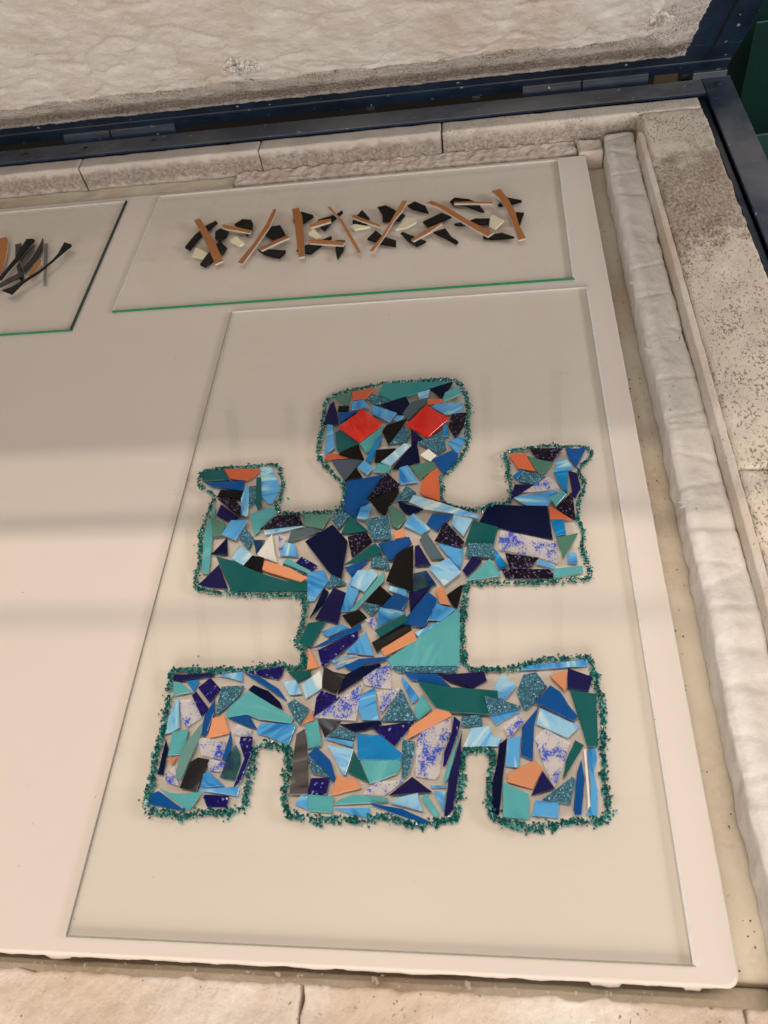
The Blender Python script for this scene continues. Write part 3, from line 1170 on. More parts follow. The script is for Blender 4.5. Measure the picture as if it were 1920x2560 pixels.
# ---------------------------------------------------------------- coloured glass pieces
DATA = """
SG|0|figu|sage green triangular shard in the head, above the black four-sided shard|187.3,591.2 191.8,614.9 169,608
OX|0|figu|largest rust orange four-sided shard in the head, above the sky blue four-sided shard|193.7,600 210.3,601.1 221.3,619.9 192.2,615.2
TS|0|figu|teal glass strip in the head, above the navy five-sided shard|230.7,604.2 242.5,596 252.2,598.7 288.7,612.5 317.6,624 232.5,627.5 225.8,609.2
GL|0|figu|glittery teal many-sided shard in the head, above the sky blue four-sided shard|219.8,592.9 226.9,590.2 232.2,590.9 242.5,594.9 230.5,604.3 220.1,608.2 212.2,601
PS|0|figu|pale blue four-sided shard in the head, above the grey-green five-sided shard|277.7,596.3 288.3,598.5 290.6,611.5 274.9,606.5
NV|0|figu|navy four-sided shard in the head, left of the seafoam green five-sided shard|295.1,607.6 304.6,596.4 319.1,622.7 289,612.5
SF|0|figu|seafoam green five-sided shard in the head, right of the navy four-sided shard|307.8,590.2 329.4,601.6 325.1,615.1 309.1,604.7 307.1,596.3
NV|0|figu|navy five-sided shard in the head, below the teal strip|244.6,578.3 256.8,571 266.1,588.8 260.7,601.8 230.1,589.9
OX|0|figu|smallest rust orange four-sided shard in the head, left of the sky blue five-sided shard|288,584.7 307.2,588.5 305.9,594.3 289,594.4
GY|0|figu|grey-green five-sided shard in the head, above the bright red square|265.9,560 281.8,582.6 288.4,596.7 267.8,592.1 257.9,573.1
SK|0|figu|largest sky blue five-sided shard in the head, below the seafoam green five-sided shard|309.2,567.2 328.7,570.1 332.4,585.9 298.6,586.8 292.4,581
NS|0|figu|sparkly purple-black five-sided shard in the head, right of the turquoise strip|321.4,529.8 332.2,547.6 336,569.6 318.3,568.3 313.6,548
PU|0|figu|indigo five-sided shard in the head, left of the black four-sided shard|160.8,561.8 179.9,559.7 175.6,579.5 169.8,599.9 165.2,594.1
BK|0|figu|smallest black four-sided shard in the head, above the cobalt blue four-sided shard|176.2,582.4 190.1,581.5 190,589.8 177.1,591.2
SK|0|figu|sky blue four-sided shard in the head, below the rust orange four-sided shard|194.4,583.4 215.4,586.3 208.5,599.8 192.8,597.4
CB|0|figu|cobalt blue four-sided shard in the head, below the black four-sided shard|180.3,562.2 200.5,577.8 201.5,581.2 176.9,579.4
SK|0|figu|sky blue four-sided shard in the head, below the glittery teal many-sided shard|220.4,574 242.4,559.9 250.4,574.5 218.7,590.4
SK|0|figu|smallest sky blue five-sided shard in the head, below the navy five-sided shard|250.4,560.2 257.7,563.1 260.2,568.8 251.9,569.7 247.1,564.6
BK|0|figu|largest black four-sided shard in the head, below the sky blue five-sided shard|243.1,522.5 263.3,563.5 239.6,555.1 234.3,545.2
GL|0|figu|smallest glittery teal four-sided shard in the head, right of the black four-sided shard|262.3,526.1 269,539.4 260,552.2 244.2,524.8
PU|0|figu|indigo triangular shard in the head, right of the glittery teal four-sided shard|270.2,523.3 283.8,530.4 268.8,546.7
TQ|0|figu|turquoise glass strip in the head, left of the sparkly purple-black five-sided shard|308.5,532.2 314.8,533.4 311.7,551.3 306.3,550.9
TG|0|figu|emerald green five-sided shard in the head, right of the sky blue sliver|180.4,521.2 185.4,513.8 206.9,526.9 182,551.2 176.7,547.4
SK|0|figu|sky blue glass sliver in the head, left of the emerald green five-sided shard|167.3,510.9 178,523 172.4,559.3 165.3,560.6
SF|0|figu|seafoam green glass strip in the head, above the turquoise sliver|217.8,511.6 229.1,523.2 234.6,545.8 237.6,557.7 207.2,526.9
GL|0|figu|largest glittery teal four-sided shard in the head, above the cream four-sided shard|302.1,506.6 311.4,514.6 307,541.1 277.3,525.2
SK|0|figu|sky blue four-sided shard in the head, below the sparkly purple-black five-sided shard|324.9,504.6 334.4,527.4 329.7,532.5 312.5,523.2
OX|0|figu|rust orange glass strip in the head, left of the slate grey triangle|196.5,504.6 184,511.8 170,513.9 167.4,503.8
SL|0|figu|slate grey triangular shard in the head, above the black triangle|194.6,471.1 215.3,503.6 176,502.5
BK|0|figu|black triangular shard in the head, below the slate grey triangle|215.6,475.3 206.7,490.2 194.7,469.6
BK|0|figu|black four-sided shard in the head, right of the turquoise sliver|237.9,497 252.4,517.2 229,516.1 227.7,497.5
NV|0|figu|navy five-sided shard in the head, right of the pale blue strip|261.6,488.7 281.2,495.5 276.7,525.3 270.9,523.8 249.2,485
CR|0|figu|cream four-sided shard in the head, below the glittery teal four-sided shard|293,495 299.8,503.7 290.7,514.2 281.5,505.4
CB|0|figu|cobalt blue five-sided shard in the head, below the glittery teal four-sided shard|308.8,475.3 324.3,494.7 325.5,503.8 317.9,510.4 295.6,498.2
SG|0|figu|sage green four-sided shard in the head, above the rust orange half-round shard|281.3,469.2 301.8,486.1 292.8,495.1 270.2,489.2
SF|0|figu|seafoam green four-sided shard in the head, below the black four-sided shard|244.8,479.2 248.4,490.3 232,495.7 227.5,483
SK|0|figu|sky blue four-sided shard in the head, below the navy five-sided shard|258.4,463 280.3,465.6 267.3,490.5 257.4,487.3
OX|0|figu|rust orange half-round shard in the neck, below the sage green four-sided shard|286.5,445.1 305.8,435.8 303.7,474.8 301.8,485.3 293.8,479 287,471.2 282.7,461.1 282.4,451
GL|0|figu|glittery teal four-sided shard in the neck, right of the black many-sided shard|270.8,438.7 278.4,449.7 267.2,461.1 253.7,439.4
CB|0|figu|cobalt blue many-sided shard in the neck, above the sky blue four-sided shard|196.5,429.5 203.4,422.9 213,417 228.9,452.4 239.6,478.5 197.6,470
BK|0|figu|black many-sided shard in the neck, below the sparkly purple-black four-sided shard|235,428 244,420 249.4,435.8 258.9,451.1 257.3,461.3 224.9,443.7
SK|1|figu|sky blue four-sided shard in the neck, below the cobalt blue many-sided shard|225.5,413.4 229.2,434.8 216.9,430.4 213.8,415.8
NV|0|figu|navy five-sided shard in the neck, right of the sage green five-sided shard|259.7,432.6 265.8,424 271,419.6 287,426.6 258.3,439
SG|0|figu|sage green five-sided shard in the neck, left of the navy five-sided shard|252.6,405.3 260,401.7 268.9,416.3 251.7,434.3 247.6,430.9
GL|0|figu|glittery teal four-sided shard in the neck, left of the emerald green triangle|193.7,403.3 205.2,421.4 194.2,429.6 184.2,418.7
TG|0|figu|emerald green triangular shard in the chest, above the sparkly purple-black four-sided shard|197.1,396.4 227.2,399.4 205.2,421.6
SK|0|figu|sky blue four-sided shard in the chest, left of the cobalt blue four-sided shard|286.2,392.8 294.8,400.4 275.9,421.5 265.4,405.5
CB|0|figu|cobalt blue four-sided shard in the neck, below the pale blue sliver|303,396.2 319.3,419.1 296.6,419.3 290.8,406.6
PS|0|figu|pale blue four-sided shard in the right arm, above the sparkly purple-black four-sided shard|330.6,388.7 340.6,411.6 320.4,419.1 318.2,404.3
TG|0|figu|emerald green five-sided shard in the right arm, above the glittery teal four-sided shard|361.8,376.7 366.6,394.7 367.8,399.9 341.1,409.5 331.7,378.9
OR|0|figu|orange four-sided shard in the chest, above the cobalt blue many-sided shard|257.3,388.4 269.8,390.7 264.5,401.1 255.2,397.8
GY|0|figu|grey-green glass strip in the chest, right of the indigo four-sided shard|294.9,364.6 297.1,360.8 310.9,361 291,395.9 283.6,386.3
NS|0|figu|sparkly purple-black four-sided shard in the chest, above the emerald green strip|211.4,366.3 232.6,385.2 225.7,397.4 204.8,392.8
CB|0|figu|cobalt blue many-sided shard in the chest, above the black four-sided shard|250.9,362.8 254.9,359.4 260.4,368.2 275.6,381.9 272.6,390.2 238.9,382.4
GL|0|figu|smallest glittery teal four-sided shard in the chest, right of the emerald green strip|253.8,348.7 250.1,364.2 235.4,367.8 232.5,354.3
CB|0|figu|cobalt blue triangular shard in the chest, above the pale blue five-sided shard|213.4,341.6 229.8,362 204.9,353.1
PU|0|figu|indigo four-sided shard in the chest, left of the grey-green strip|279.8,353.1 296.7,353.9 283.3,379.7 279,377.9
SK|0|figu|sky blue four-sided shard in the chest, above the pale blue four-sided shard|317.3,360.2 327.3,346.9 330.5,371.9 303.2,381.1
CL|0|figu|clear glass strip in the belly, below the pale blue four-sided shard|314.9,320.1 333.5,338.8 328.8,344.4 310.2,327.9
DB|0|figu|midnight blue five-sided shard in the belly, above the indigo triangle|278.6,324.9 289.5,325.9 302.9,329.8 292.1,347.2 278.5,343.8
GL|0|figu|glittery teal four-sided shard in the belly, right of the sky blue five-sided shard|208.8,333.1 200.5,341.3 191.3,345.9 187.1,328.6
BK|0|figu|largest black four-sided shard in the belly, above the glittery teal five-sided shard|249.7,305.5 256.9,318.2 244.2,329.9 230.6,311.6
SK|0|figu|smallest sky blue glass strip in the belly, above the cobalt blue four-sided shard|274.3,314.5 271.8,324.5 253.7,329.7 253,324.3
CB|1|figu|cobalt blue four-sided shard in the belly, below the sky blue strip|268.9,299.6 275.1,312.9 259.3,318 248.6,304.6
PU|0|figu|indigo triangular shard in the belly, above the cobalt blue many-sided shard|276.9,298.5 297.8,328.2 274.6,320.8
OR|0|figu|orange four-sided shard in the belly, left of the black five-sided shard|306.3,307.9 317,306 308.6,329.1 301.5,323.9
BK|0|figu|black five-sided shard in the belly, below the clear strip|319.5,304.8 324.1,302.4 329.8,326.9 328.2,329.3 313.4,317.7
PU|0|figu|indigo five-sided shard in the right arm, left of the seafoam green four-sided shard|334,339.4 341.3,347.2 349.8,358.1 340,363.4 329.4,346.3
TG|0|figu|emerald green four-sided shard in the left raised hand, left of the cobalt blue strip|21.8,479.3 55.8,478 45,496.1 18.3,493.5
OX|0|figu|rust orange half-round shard in the left raised hand, right of the cobalt blue strip|55.2,481.6 66.9,478.4 76.4,477.1 86.3,484.7 91.2,493.3 45,496.1
CB|0|figu|cobalt blue glass strip in the left raised hand, above the black strip|36.1,470.3 74.1,461.8 74,476.9 24.9,476.4
SK|0|figu|sky blue glass sliver in the left raised hand, below the glittery teal strip|83.4,424.6 87.5,424.8 82.7,459.8 78.2,473.6 74.3,449.9 78,428
GL|0|figu|glittery teal glass strip in the left raised hand, left of the emerald green sliver|85.8,437.8 93.2,444 90.7,468.5 81.6,468.2
SK|0|figu|sky blue glass strip in the left raised hand, right of the emerald green sliver|98.8,451.8 106.7,443.4 112.9,441.7 119.3,464.2 104.4,495.7 90.7,496.1
BK|0|figu|black glass strip in the left raised hand, below the cobalt blue strip|44.8,454.1 73.8,449.2 74.3,460.3 47.2,464.5
PU|0|figu|smallest indigo four-sided shard in the left arm, below the sparkly purple-black strip|49.3,427.6 66.8,417 76.5,423.1 51.9,442.7
SF|0|figu|largest seafoam green glass sliver in the left arm, below the sage green four-sided shard|39.8,402.6 46.9,350.2 55.8,348.7 45.9,438.6 44.6,442.3
SG|1|figu|sage green four-sided shard in the left arm, above the seafoam green sliver|51.6,396.6 61.6,398.1 63.9,414 43.6,423.5
GL|0|figu|glittery teal four-sided shard in the left arm, right of the sky blue four-sided shard|94.4,379.8 99.6,393.8 85.8,410.1 79,398.5
SF|0|figu|seafoam green five-sided shard in the left arm, left of the sparkly purple-black four-sided shard|98.3,398.6 105.2,406.6 120.1,425 114.7,438 89.5,427.5
PS|0|figu|pale blue glass sliver in the left arm, below the sparkly purple-black four-sided shard|110.6,398.2 153.8,407.7 152.2,411.2 108.6,403.7
SG|0|figu|sage green four-sided shard in the chest, right of the grey-green strip|154.8,409 175.5,403.8 183.8,423.2 152.9,425.1
GY|0|figu|grey-green glass strip in the left arm, left of the sage green four-sided shard|174.2,400.1 162.8,407.1 140.2,401.3 138.1,387.1
PS|0|figu|pale blue five-sided shard in the left arm, right of the clear strip|79.5,366.3 92.9,358.3 101.4,372.3 84.3,384.7 77.8,369
NV|0|figu|navy four-sided shard in the left arm, right of the seafoam green sliver|63.2,373.4 72.3,373.8 67.8,395.5 53.7,374.3
CL|1|figu|clear glass strip in the left arm, left of the pale blue five-sided shard|78.8,367.4 85.7,382.9 82.7,384.6 73.3,369.5
DB|0|figu|midnight blue triangular shard in the left arm, left of the cream five-sided shard|104.6,373.5 112.2,391.3 98.8,391.6
CR|0|figu|cream five-sided shard in the left arm, right of the midnight blue triangle|108.6,370.1 130.4,360.4 125.6,374.2 119.1,399.3 105.9,372.8
CF|0|figu|blue-flecked clear glass strip in the left arm, left of the sky blue four-sided shard|130.2,369.5 131.9,370.1 136,393.9 126.9,397.6
SK|0|figu|smallest sky blue four-sided shard in the left arm, right of the blue-flecked clear strip|152.4,368.2 147,384.2 135.8,387.2 131.9,370.1
BK|0|figu|black four-sided shard in the left arm, above the emerald green strip|115.1,349.9 114,368 101,371 92.9,358.3
TG|0|figu|emerald green glass strip in the left arm, below the black four-sided shard|85,326 167.9,325 166.2,336.1 142.4,337.9 111.9,348.7 79.7,365 59.6,370.8
GL|0|figu|glittery teal glass sliver in the left arm, below the seafoam green sliver|159.1,345 164.8,348 137.5,361.5 136.7,355.7
NI|0|figu|glittery indigo four-sided shard in the chest, right of the seafoam green sliver|168.9,351.1 175,356 156.3,368.1 151.1,360.5
PU|0|figu|largest indigo four-sided shard in the left arm, below the navy four-sided shard|58.5,332.2 80.4,329.9 65.1,360.2 47.1,335.6
SK|0|figu|largest sky blue five-sided shard in the belly, above the navy sliver|169.5,312.9 176.9,313.7 189.3,337.5 182.7,350.8 164.9,347.4
OX|0|figu|rust orange five-sided shard in the right raised hand, above the turquoise four-sided shard|392.4,479.9 411.3,475.1 401.2,501.2 390,501.1 382.6,499.6
SG|0|figu|sage green four-sided shard in the right raised hand, below the sparkly purple-black four-sided shard|410.5,477.7 417.5,468 431.5,484.8 403.4,497.4
NS|0|figu|sparkly purple-black four-sided shard in the right raised hand, above the sage green four-sided shard|413.9,494 431.2,488 443.6,506 406.5,509
CB|0|figu|cobalt blue four-sided shard in the right raised hand, above the sky blue five-sided shard|449.2,492.1 456,477.9 469,504.6 446.5,505.8
SK|0|figu|sky blue five-sided shard in the right raised hand, below the cobalt blue four-sided shard|431,472.3 446.7,473.4 453.1,476.8 446.7,490.4 436.1,489.7
TQ|0|figu|turquoise five-sided shard in the right raised hand, left of the indigo strip|436.7,454.2 439.3,445.7 443.7,443.1 446.7,473.1 431,471.9
PU|0|figu|indigo glass strip in the right raised hand, right of the turquoise five-sided shard|448.6,446.5 449.2,438.1 451.2,435.1 458.5,449 456.2,469.8 447.1,473.1
NS|0|figu|sparkly purple-black five-sided shard in the right raised hand, right of the rust orange triangle|444.7,407.6 449.1,406.3 449,431 448.9,444.6 430.2,423.6
TQ|0|figu|turquoise four-sided shard in the right raised hand, left of the glittery teal four-sided shard|390.7,464.9 398.9,475.1 395.2,478.2 385.6,468.3
GL|0|figu|glittery teal four-sided shard in the right raised hand, below the sage green four-sided shard|407.3,456.2 422.1,465.9 398.9,475.1 391.5,462.4
PU|0|figu|indigo triangular shard in the right raised hand, below the glittery teal four-sided shard|407.7,454.9 387.5,457.1 382.4,436.2
CF|0|figu|blue-flecked clear five-sided shard in the right raised hand, above the sky blue many-sided shard|423.1,447 434.2,445.9 435.9,450.6 426.5,468.2 396,446.3
SK|0|figu|sky blue many-sided shard in the right raised hand, below the blue-flecked clear five-sided shard|398.7,427.2 421.7,426.3 431.1,442.4 434.6,446.7 425.9,446.7 425.3,445.1 385.8,439
NV|0|figu|navy many-sided shard in the right arm, above the blue-flecked clear five-sided shard|368.9,399.6 401.1,388.9 423.5,382.7 421.1,424.6 358.7,430.3 348,408.3
OX|0|figu|rust orange triangular shard in the right arm, above the turquoise four-sided shard|422.6,407.8 445.5,406.8 422.6,426.3
TQ|0|figu|turquoise four-sided shard in the right arm, below the rust orange triangle|426.9,386.4 437.8,387.7 436.9,406 423.5,406.9
SG|0|figu|sage green triangular shard in the right arm, below the turquoise four-sided shard|432.2,358.3 450.2,389.5 427.2,384.2
CF|0|figu|blue-flecked clear five-sided shard in the right arm, above the sparkly purple-black four-sided shard|367.1,371.9 407.4,360.5 426.5,352.6 426.4,379.3 369.8,396.7
SK|0|figu|sky blue four-sided shard in the right arm, above the seafoam green strip|436.1,352.9 445.9,352.1 445.8,365.3 437.5,364.5
TQ|0|figu|turquoise glass strip in the right arm, right of the glittery teal four-sided shard|365.9,347.2 376.2,351.3 363.5,371.5 360.7,367.7
SK|0|figu|sky blue glass strip in the right arm, right of the sparkly purple-black sliver|422.1,346 423.4,351.1 407.7,357.3 404.3,352.7
NS|0|figu|sparkly purple-black glass sliver in the right arm, right of the sparkly purple-black four-sided shard|373.4,336 420.5,335.2 420.8,340.3 417.3,345.6 369.4,346.8
SF|0|figu|seafoam green glass strip in the right arm, below the sky blue four-sided shard|420.9,334.9 450.5,341.1 450.3,348.9 421.7,346
SF|0|figu|seafoam green four-sided shard in the right arm, right of the indigo five-sided shard|334.3,333.5 369.1,339 357.8,360.1 332.5,334.1
NV|0|figu|navy glass sliver in the belly, left of the indigo five-sided shard|186.1,309.6 190.5,323.9 185.2,328.3 174.1,293.3
PU|0|figu|indigo five-sided shard in the belly, right of the navy sliver|191.8,289.6 203.6,286.6 208.8,322.4 195.4,328.7 179.5,292.1
SK|0|figu|sky blue four-sided shard in the belly, right of the indigo five-sided shard|216.5,299.7 222.9,325.7 210.3,330.2 205.6,300.4
BK|0|figu|smallest black four-sided shard in the belly, below the sky blue four-sided shard|217.9,282.4 233.2,293.1 224.7,301.9 207.4,295.8
TG|0|figu|emerald green five-sided shard in the belly, above the orange triangle|170.3,262.7 178.4,260.4 191.3,289.6 173.1,287.6 165.3,265.5
SK|0|figu|largest sky blue glass strip in the belly, left of the cobalt blue sliver|195.7,271.4 216,281.3 207.3,286 187.4,277.1
GL|0|figu|glittery teal five-sided shard in the belly, below the black four-sided shard|237.7,294.7 244.9,303.9 245.8,306.8 232.5,309.4 225.4,307.2
CF|0|figu|blue-flecked clear four-sided shard in the belly, below the glittery teal five-sided shard|241.7,279.9 244.2,286.6 243.4,294.1 231.2,290.8
SK|0|figu|sky blue four-sided shard in the belly, above the emerald green sliver|270,296 272,298.8 245.4,304.5 243.7,281
BS|0|figu|streaky black glass strip in the belly, left of the orange strip|245.3,254.4 251.5,260.9 279.3,278.3 275.9,289 239.7,264.9
SK|0|figu|smallest sky blue five-sided shard in the belly, right of the cobalt blue many-sided shard|294.6,289.4 308.4,288 322.3,300.9 302.4,308.2 294.6,292.8
SK|0|figu|largest sky blue glass sliver in the belly, above the seafoam green four-sided shard|286.1,270.6 306.3,286.5 304.3,287 281.9,274.9
SF|0|figu|seafoam green four-sided shard in the belly, above the glittery teal sliver|260.5,239.9 326.1,239.6 326.8,302.6 256.2,246.8
GL|0|figu|glittery teal glass sliver in the hips, above the cobalt blue strip|267.7,233.1 322.8,232.9 323.7,239.7 259.6,239.4
OR|0|figu|largest orange triangular shard in the hips, above the emerald green four-sided shard|189.8,240.2 176.9,259.9 177.6,236
SK|0|figu|sky blue triangular shard in the belly, above the cobalt blue sliver|243.1,250.7 233.2,277.1 214.1,254.7
SK|0|figu|smallest sky blue glass sliver in the belly, below the glittery indigo strip|203.6,243.4 210.2,248.2 226,251.3 220.9,251.9 201.3,246.1
SK|0|figu|sky blue glass sliver in the hips, below the sky blue sliver|206.1,238 218.7,242.8 219,245.4 205.4,240.2
CB|0|figu|cobalt blue glass sliver in the hips, above the navy strip|223.3,234.8 236.6,242.7 252.4,245.3 258.1,249.5 228.3,247.5 213.9,239.6
NV|0|figu|navy glass strip in the hips, below the cobalt blue sliver|210.9,211.6 229.8,225.6 250.4,240.9 249.3,242.5 231.9,239.3 217.9,231.6 210.3,212.1
BS|0|figu|streaky black many-sided shard in the hips, right of the pale blue five-sided shard|194.8,218 208.3,212.1 217.8,231.3 204.1,234.4 194.1,240 194.2,224
TG|0|figu|emerald green four-sided shard in the hips, left of the pale blue five-sided shard|170.1,223.7 182.4,230.6 181.8,236.1 158.7,234
PS|0|figu|pale blue five-sided shard in the hips, left of the streaky black many-sided shard|180,206.8 194.8,217.5 193.6,229.5 190.8,235.5 174.6,221.3
CF|0|figu|blue-flecked clear many-sided shard in the hips, right of the navy strip|235.2,221.2 248.7,218.5 261.5,216.9 259.3,242.3 245.5,237 233.7,228.3
CB|0|figu|cobalt blue glass strip in the hips, below the glittery teal sliver|280.8,225.5 301,221.7 318,218.5 304.9,231.4 273.4,232.8
PU|0|figu|indigo glass strip in the right leg, above the emerald green many-sided shard|317,223.8 337.7,216.4 351.6,225.4 348.9,234.5 337.9,232.9 305.9,230.8
SK|0|figu|sky blue many-sided shard in the hips, above the navy sliver|230.8,198.5 235.8,185.7 252.2,185.3 248.1,202.7 246.1,218.5 229.6,208.4
CF|0|figu|blue-flecked clear four-sided shard in the hips, above the glittery teal triangle|253.3,192.4 269,212.3 271,218.5 248,213.2
GL|0|figu|glittery teal triangular shard in the hips, below the blue-flecked clear four-sided shard|287.1,185.5 271.6,216.9 253.2,185.1
SK|0|figu|sky blue glass strip in the hips, right of the blue-flecked clear four-sided shard|281.6,201.8 288.4,208 272.1,229.3 270.7,226
SF|0|figu|seafoam green five-sided shard in the hips, above the orange strip|286,188.5 289,185.5 300.5,196.7 291.7,212.2 283.7,197.6
GL|0|figu|smallest glittery teal four-sided shard in the right leg, below the emerald green many-sided shard|327.7,180.2 346.8,180.9 345.1,191.8 327.7,189.7
BS|0|figu|streaky black triangular shard in the hips, right of the seafoam green five-sided shard|202.4,169.3 216.4,184.5 193.5,187
SF|0|figu|smallest seafoam green five-sided shard in the middle leg, left of the streaky black triangle|187.7,158.3 199.8,160.9 199.9,164.9 194.2,185.4 181.9,181.8
NV|0|figu|navy glass sliver in the hips, below the sky blue many-sided shard|230.7,174.1 254.4,181.7 253.7,185.1 215.2,181.5
GL|0|figu|glittery teal four-sided shard in the middle leg, above the sky blue sliver|229.3,166.6 231.3,173.1 215.4,179.5 204.8,170.4
NI|0|figu|glittery indigo triangular shard in the hips, above the turquoise five-sided shard|267.6,162.1 285.1,185.3 245.7,178.7
SK|0|figu|largest sky blue glass sliver in the middle leg, below the glittery teal four-sided shard|228.9,160.2 229.4,165.6 204.4,169.4 201.5,168.3
OR|0|figu|smallest orange triangular shard in the hips, right of the glittery teal five-sided shard|190.1,185.4 188.6,194.7 178.5,180.7
CF|0|figu|blue-flecked clear many-sided shard in the middle leg, left of the glittery indigo sliver|286.5,140 287.2,135.4 304.4,132.9 308.1,136.6 310.7,156.3 318.1,174.8 319.1,189.2 299.8,180.5 290.3,174.5 287.6,168.1
GL|0|figu|smallest glittery teal glass strip in the middle leg, left of the cobalt blue strip|194.2,136.1 209.2,133.2 205.3,140.4 187.7,150.6
PS|0|figu|pale blue four-sided shard in the middle leg, right of the cobalt blue strip|222.7,135.5 224.8,135 230.2,158.5 205.3,161.9
TG|0|figu|emerald green four-sided shard in the middle leg, right of the pale blue four-sided shard|235.3,133.6 246.6,128.3 230.9,156.9 226.7,137.6
TQ|0|figu|turquoise five-sided shard in the middle leg, above the seafoam green five-sided shard|235.1,148.8 273.9,148.5 274.1,155.3 253.8,171.5 231.8,173
SF|0|figu|largest seafoam green five-sided shard in the middle leg, above the blue-flecked clear strip|247.1,127.8 270.3,136.7 273.7,142.4 273.9,148.5 236.8,148.6
GL|0|figu|largest glittery teal glass strip in the middle leg, right of the seafoam green five-sided shard|275.1,132.8 276.6,132.3 281.5,138.4 284.7,151.8 285.8,165.9 274.1,168
CF|0|figu|blue-flecked clear glass strip in the middle leg, below the seafoam green five-sided shard|260,118.1 269.8,125.2 277.7,131.8 253.4,130.2 240.1,118.7
PU|0|figu|indigo triangular shard in the middle leg, above the pale blue five-sided shard|302.2,121.8 284.2,134.4 264.6,118.2
NI|0|figu|glittery indigo four-sided shard in the middle leg, above the seafoam green four-sided shard|208.8,117.1 210.9,132.8 193.6,132 191.5,117.8
OR|0|figu|orange four-sided shard in the middle leg, below the emerald green four-sided shard|239.7,124.2 234.4,131.6 216.5,134.4 213.4,117.2
SK|0|figu|sky blue four-sided shard in the middle leg, left of the seafoam green four-sided shard|194.1,104.6 192.6,117.8 187.2,118.7 181.6,109.2
SF|0|figu|seafoam green four-sided shard in the middle leg, below the glittery indigo four-sided shard|194.2,103.6 215.9,102.6 215.6,116.3 192.6,117.7
SF|0|figu|largest seafoam green glass sliver in the middle leg, above the sky blue strip|263.9,112.3 264.2,116.2 232.4,118.1 221.5,113.9 216.2,109.4
SK|0|figu|sky blue glass strip in the middle leg, below the seafoam green sliver|232.8,101.1 249.1,98.5 248.5,107.6 216.5,106.5
PS|0|figu|pale blue five-sided shard in the middle leg, below the indigo triangle|294.6,105.2 290.4,115.7 289.7,120.8 271.2,116.3 265.9,111.4
SF|0|figu|seafoam green glass strip in the middle leg, left of the sky blue triangle|306.1,98.9 309,103.6 296.8,120.7 292.9,115.8
SK|0|figu|smallest sky blue glass sliver in the middle leg, left of the indigo sliver|301.7,125.2 313.7,125.9 314.2,127.4 300.1,127.2
SK|0|figu|sky blue triangular shard in the middle leg, right of the seafoam green strip|312.4,104.7 314.2,123 303.2,122.8
PU|0|figu|indigo glass sliver in the left leg, above the turquoise triangle|43.3,225.2 53.4,224.6 75.5,228.8 84.9,231 80.9,233.1 41.8,231.6
SK|0|figu|smallest sky blue glass strip in the left leg, above the glittery teal five-sided shard|98.3,228.8 114.1,224 112.9,234.1 86.5,231
CB|0|figu|largest cobalt blue glass sliver in the left leg, above the navy sliver|138.9,218.7 157.7,206.4 162,204.4 152.3,216.6 131.2,229.3 113.5,233.6
NI|0|figu|glittery indigo glass strip in the left leg, above the cobalt blue sliver|135.2,229.8 149.9,226.6 153.4,230.8 154.7,239.9 117,234.1
PS|0|figu|pale blue four-sided shard in the left leg, below the emerald green four-sided shard|163.1,210.5 175.9,211.5 167.8,225.7 155.3,223.9
SF|0|figu|smallest seafoam green four-sided shard in the left leg, left of the turquoise triangle|46.9,209.3 66.2,213.5 50.4,223.5 44,224.1
TQ|0|figu|turquoise triangular shard in the left leg, below the indigo sliver|66.7,213.5 70.4,225.6 57,224.6
NI|0|figu|glittery indigo four-sided shard in the left leg, above the glittery indigo strip|84.7,203.1 93.9,216.6 81.3,228.3 70.5,217.7
NI|0|figu|smallest glittery indigo glass strip in the left leg, below the glittery indigo four-sided shard|79.7,189.1 86.1,196 69.7,214 65.9,209.8
GL|0|figu|largest glittery teal five-sided shard in the left leg, right of the glittery indigo four-sided shard|102.1,197.1 113.2,208.3 116.9,219.8 94.5,218.7 93.5,189.5
SF|0|figu|largest seafoam green many-sided shard in the left leg, above the cobalt blue strip|106.9,187.2 124.3,190.6 136.9,186.2 168.8,182 170.6,187.4 130.1,210.4 122.2,215.1 106.8,199.1 103.3,190.5
NV|0|figu|largest navy glass sliver in the left leg, below the cobalt blue sliver|141.5,203.9 159.2,195.8 155.2,203.3 142.6,214.1 126.4,220.5 122.1,215.6
GL|0|figu|smallest glittery teal five-sided shard in the left leg, below the clear strip|169.8,189.4 177.3,180.6 184.6,196.7 168.6,206.4 162.4,200.8
CL|1|figu|clear glass strip in the hips, above the glittery teal five-sided shard|184,192.8 187.1,200.4 173.9,207.9 169.2,205.9
SK|0|figu|largest sky blue glass strip in the left leg, left of the blue-flecked clear five-sided shard|55.5,173.8 60.6,177.8 54.5,203.1 52,207.2 47.2,187.7 47.5,171.3
CF|0|figu|blue-flecked clear five-sided shard in the left leg, right of the sky blue strip|59.9,187.8 66.7,177.9 80.7,187.9 65.7,206.2 54.5,205.1
CB|0|figu|cobalt blue glass strip in the left leg, left of the orange four-sided shard|86.1,168.7 89,174.1 92,192 90.3,205.7 83.3,189.9 82,174
OR|0|figu|orange four-sided shard in the left leg, right of the cobalt blue strip|111,172.8 102.5,189.5 91.1,186.8 90.7,167.8
CB|0|figu|cobalt blue glass strip in the left leg, below the seafoam green many-sided shard|125.2,179.3 137,176.4 127.4,189.5 116.6,189 106.5,187
SK|0|figu|sky blue many-sided shard in the left leg, below the seafoam green many-sided shard|137.1,172.5 151.3,168.8 168.7,160.9 174.2,181.5 139.5,182.3 137,176.4
CF|0|figu|blue-flecked clear four-sided shard in the left leg, below the cobalt blue strip|131.2,169.6 131.6,176.4 116.9,181.7 114.2,171.4
SF|0|figu|largest seafoam green four-sided shard in the left leg, left of the grey-green sliver|70.9,151.8 70.1,175.9 54.7,172.8 55.3,150.6
NV|0|figu|smallest navy glass sliver in the left leg, left of the orange triangle|54.6,132.9 53.6,158.2 49.9,165.5 49.1,133.2
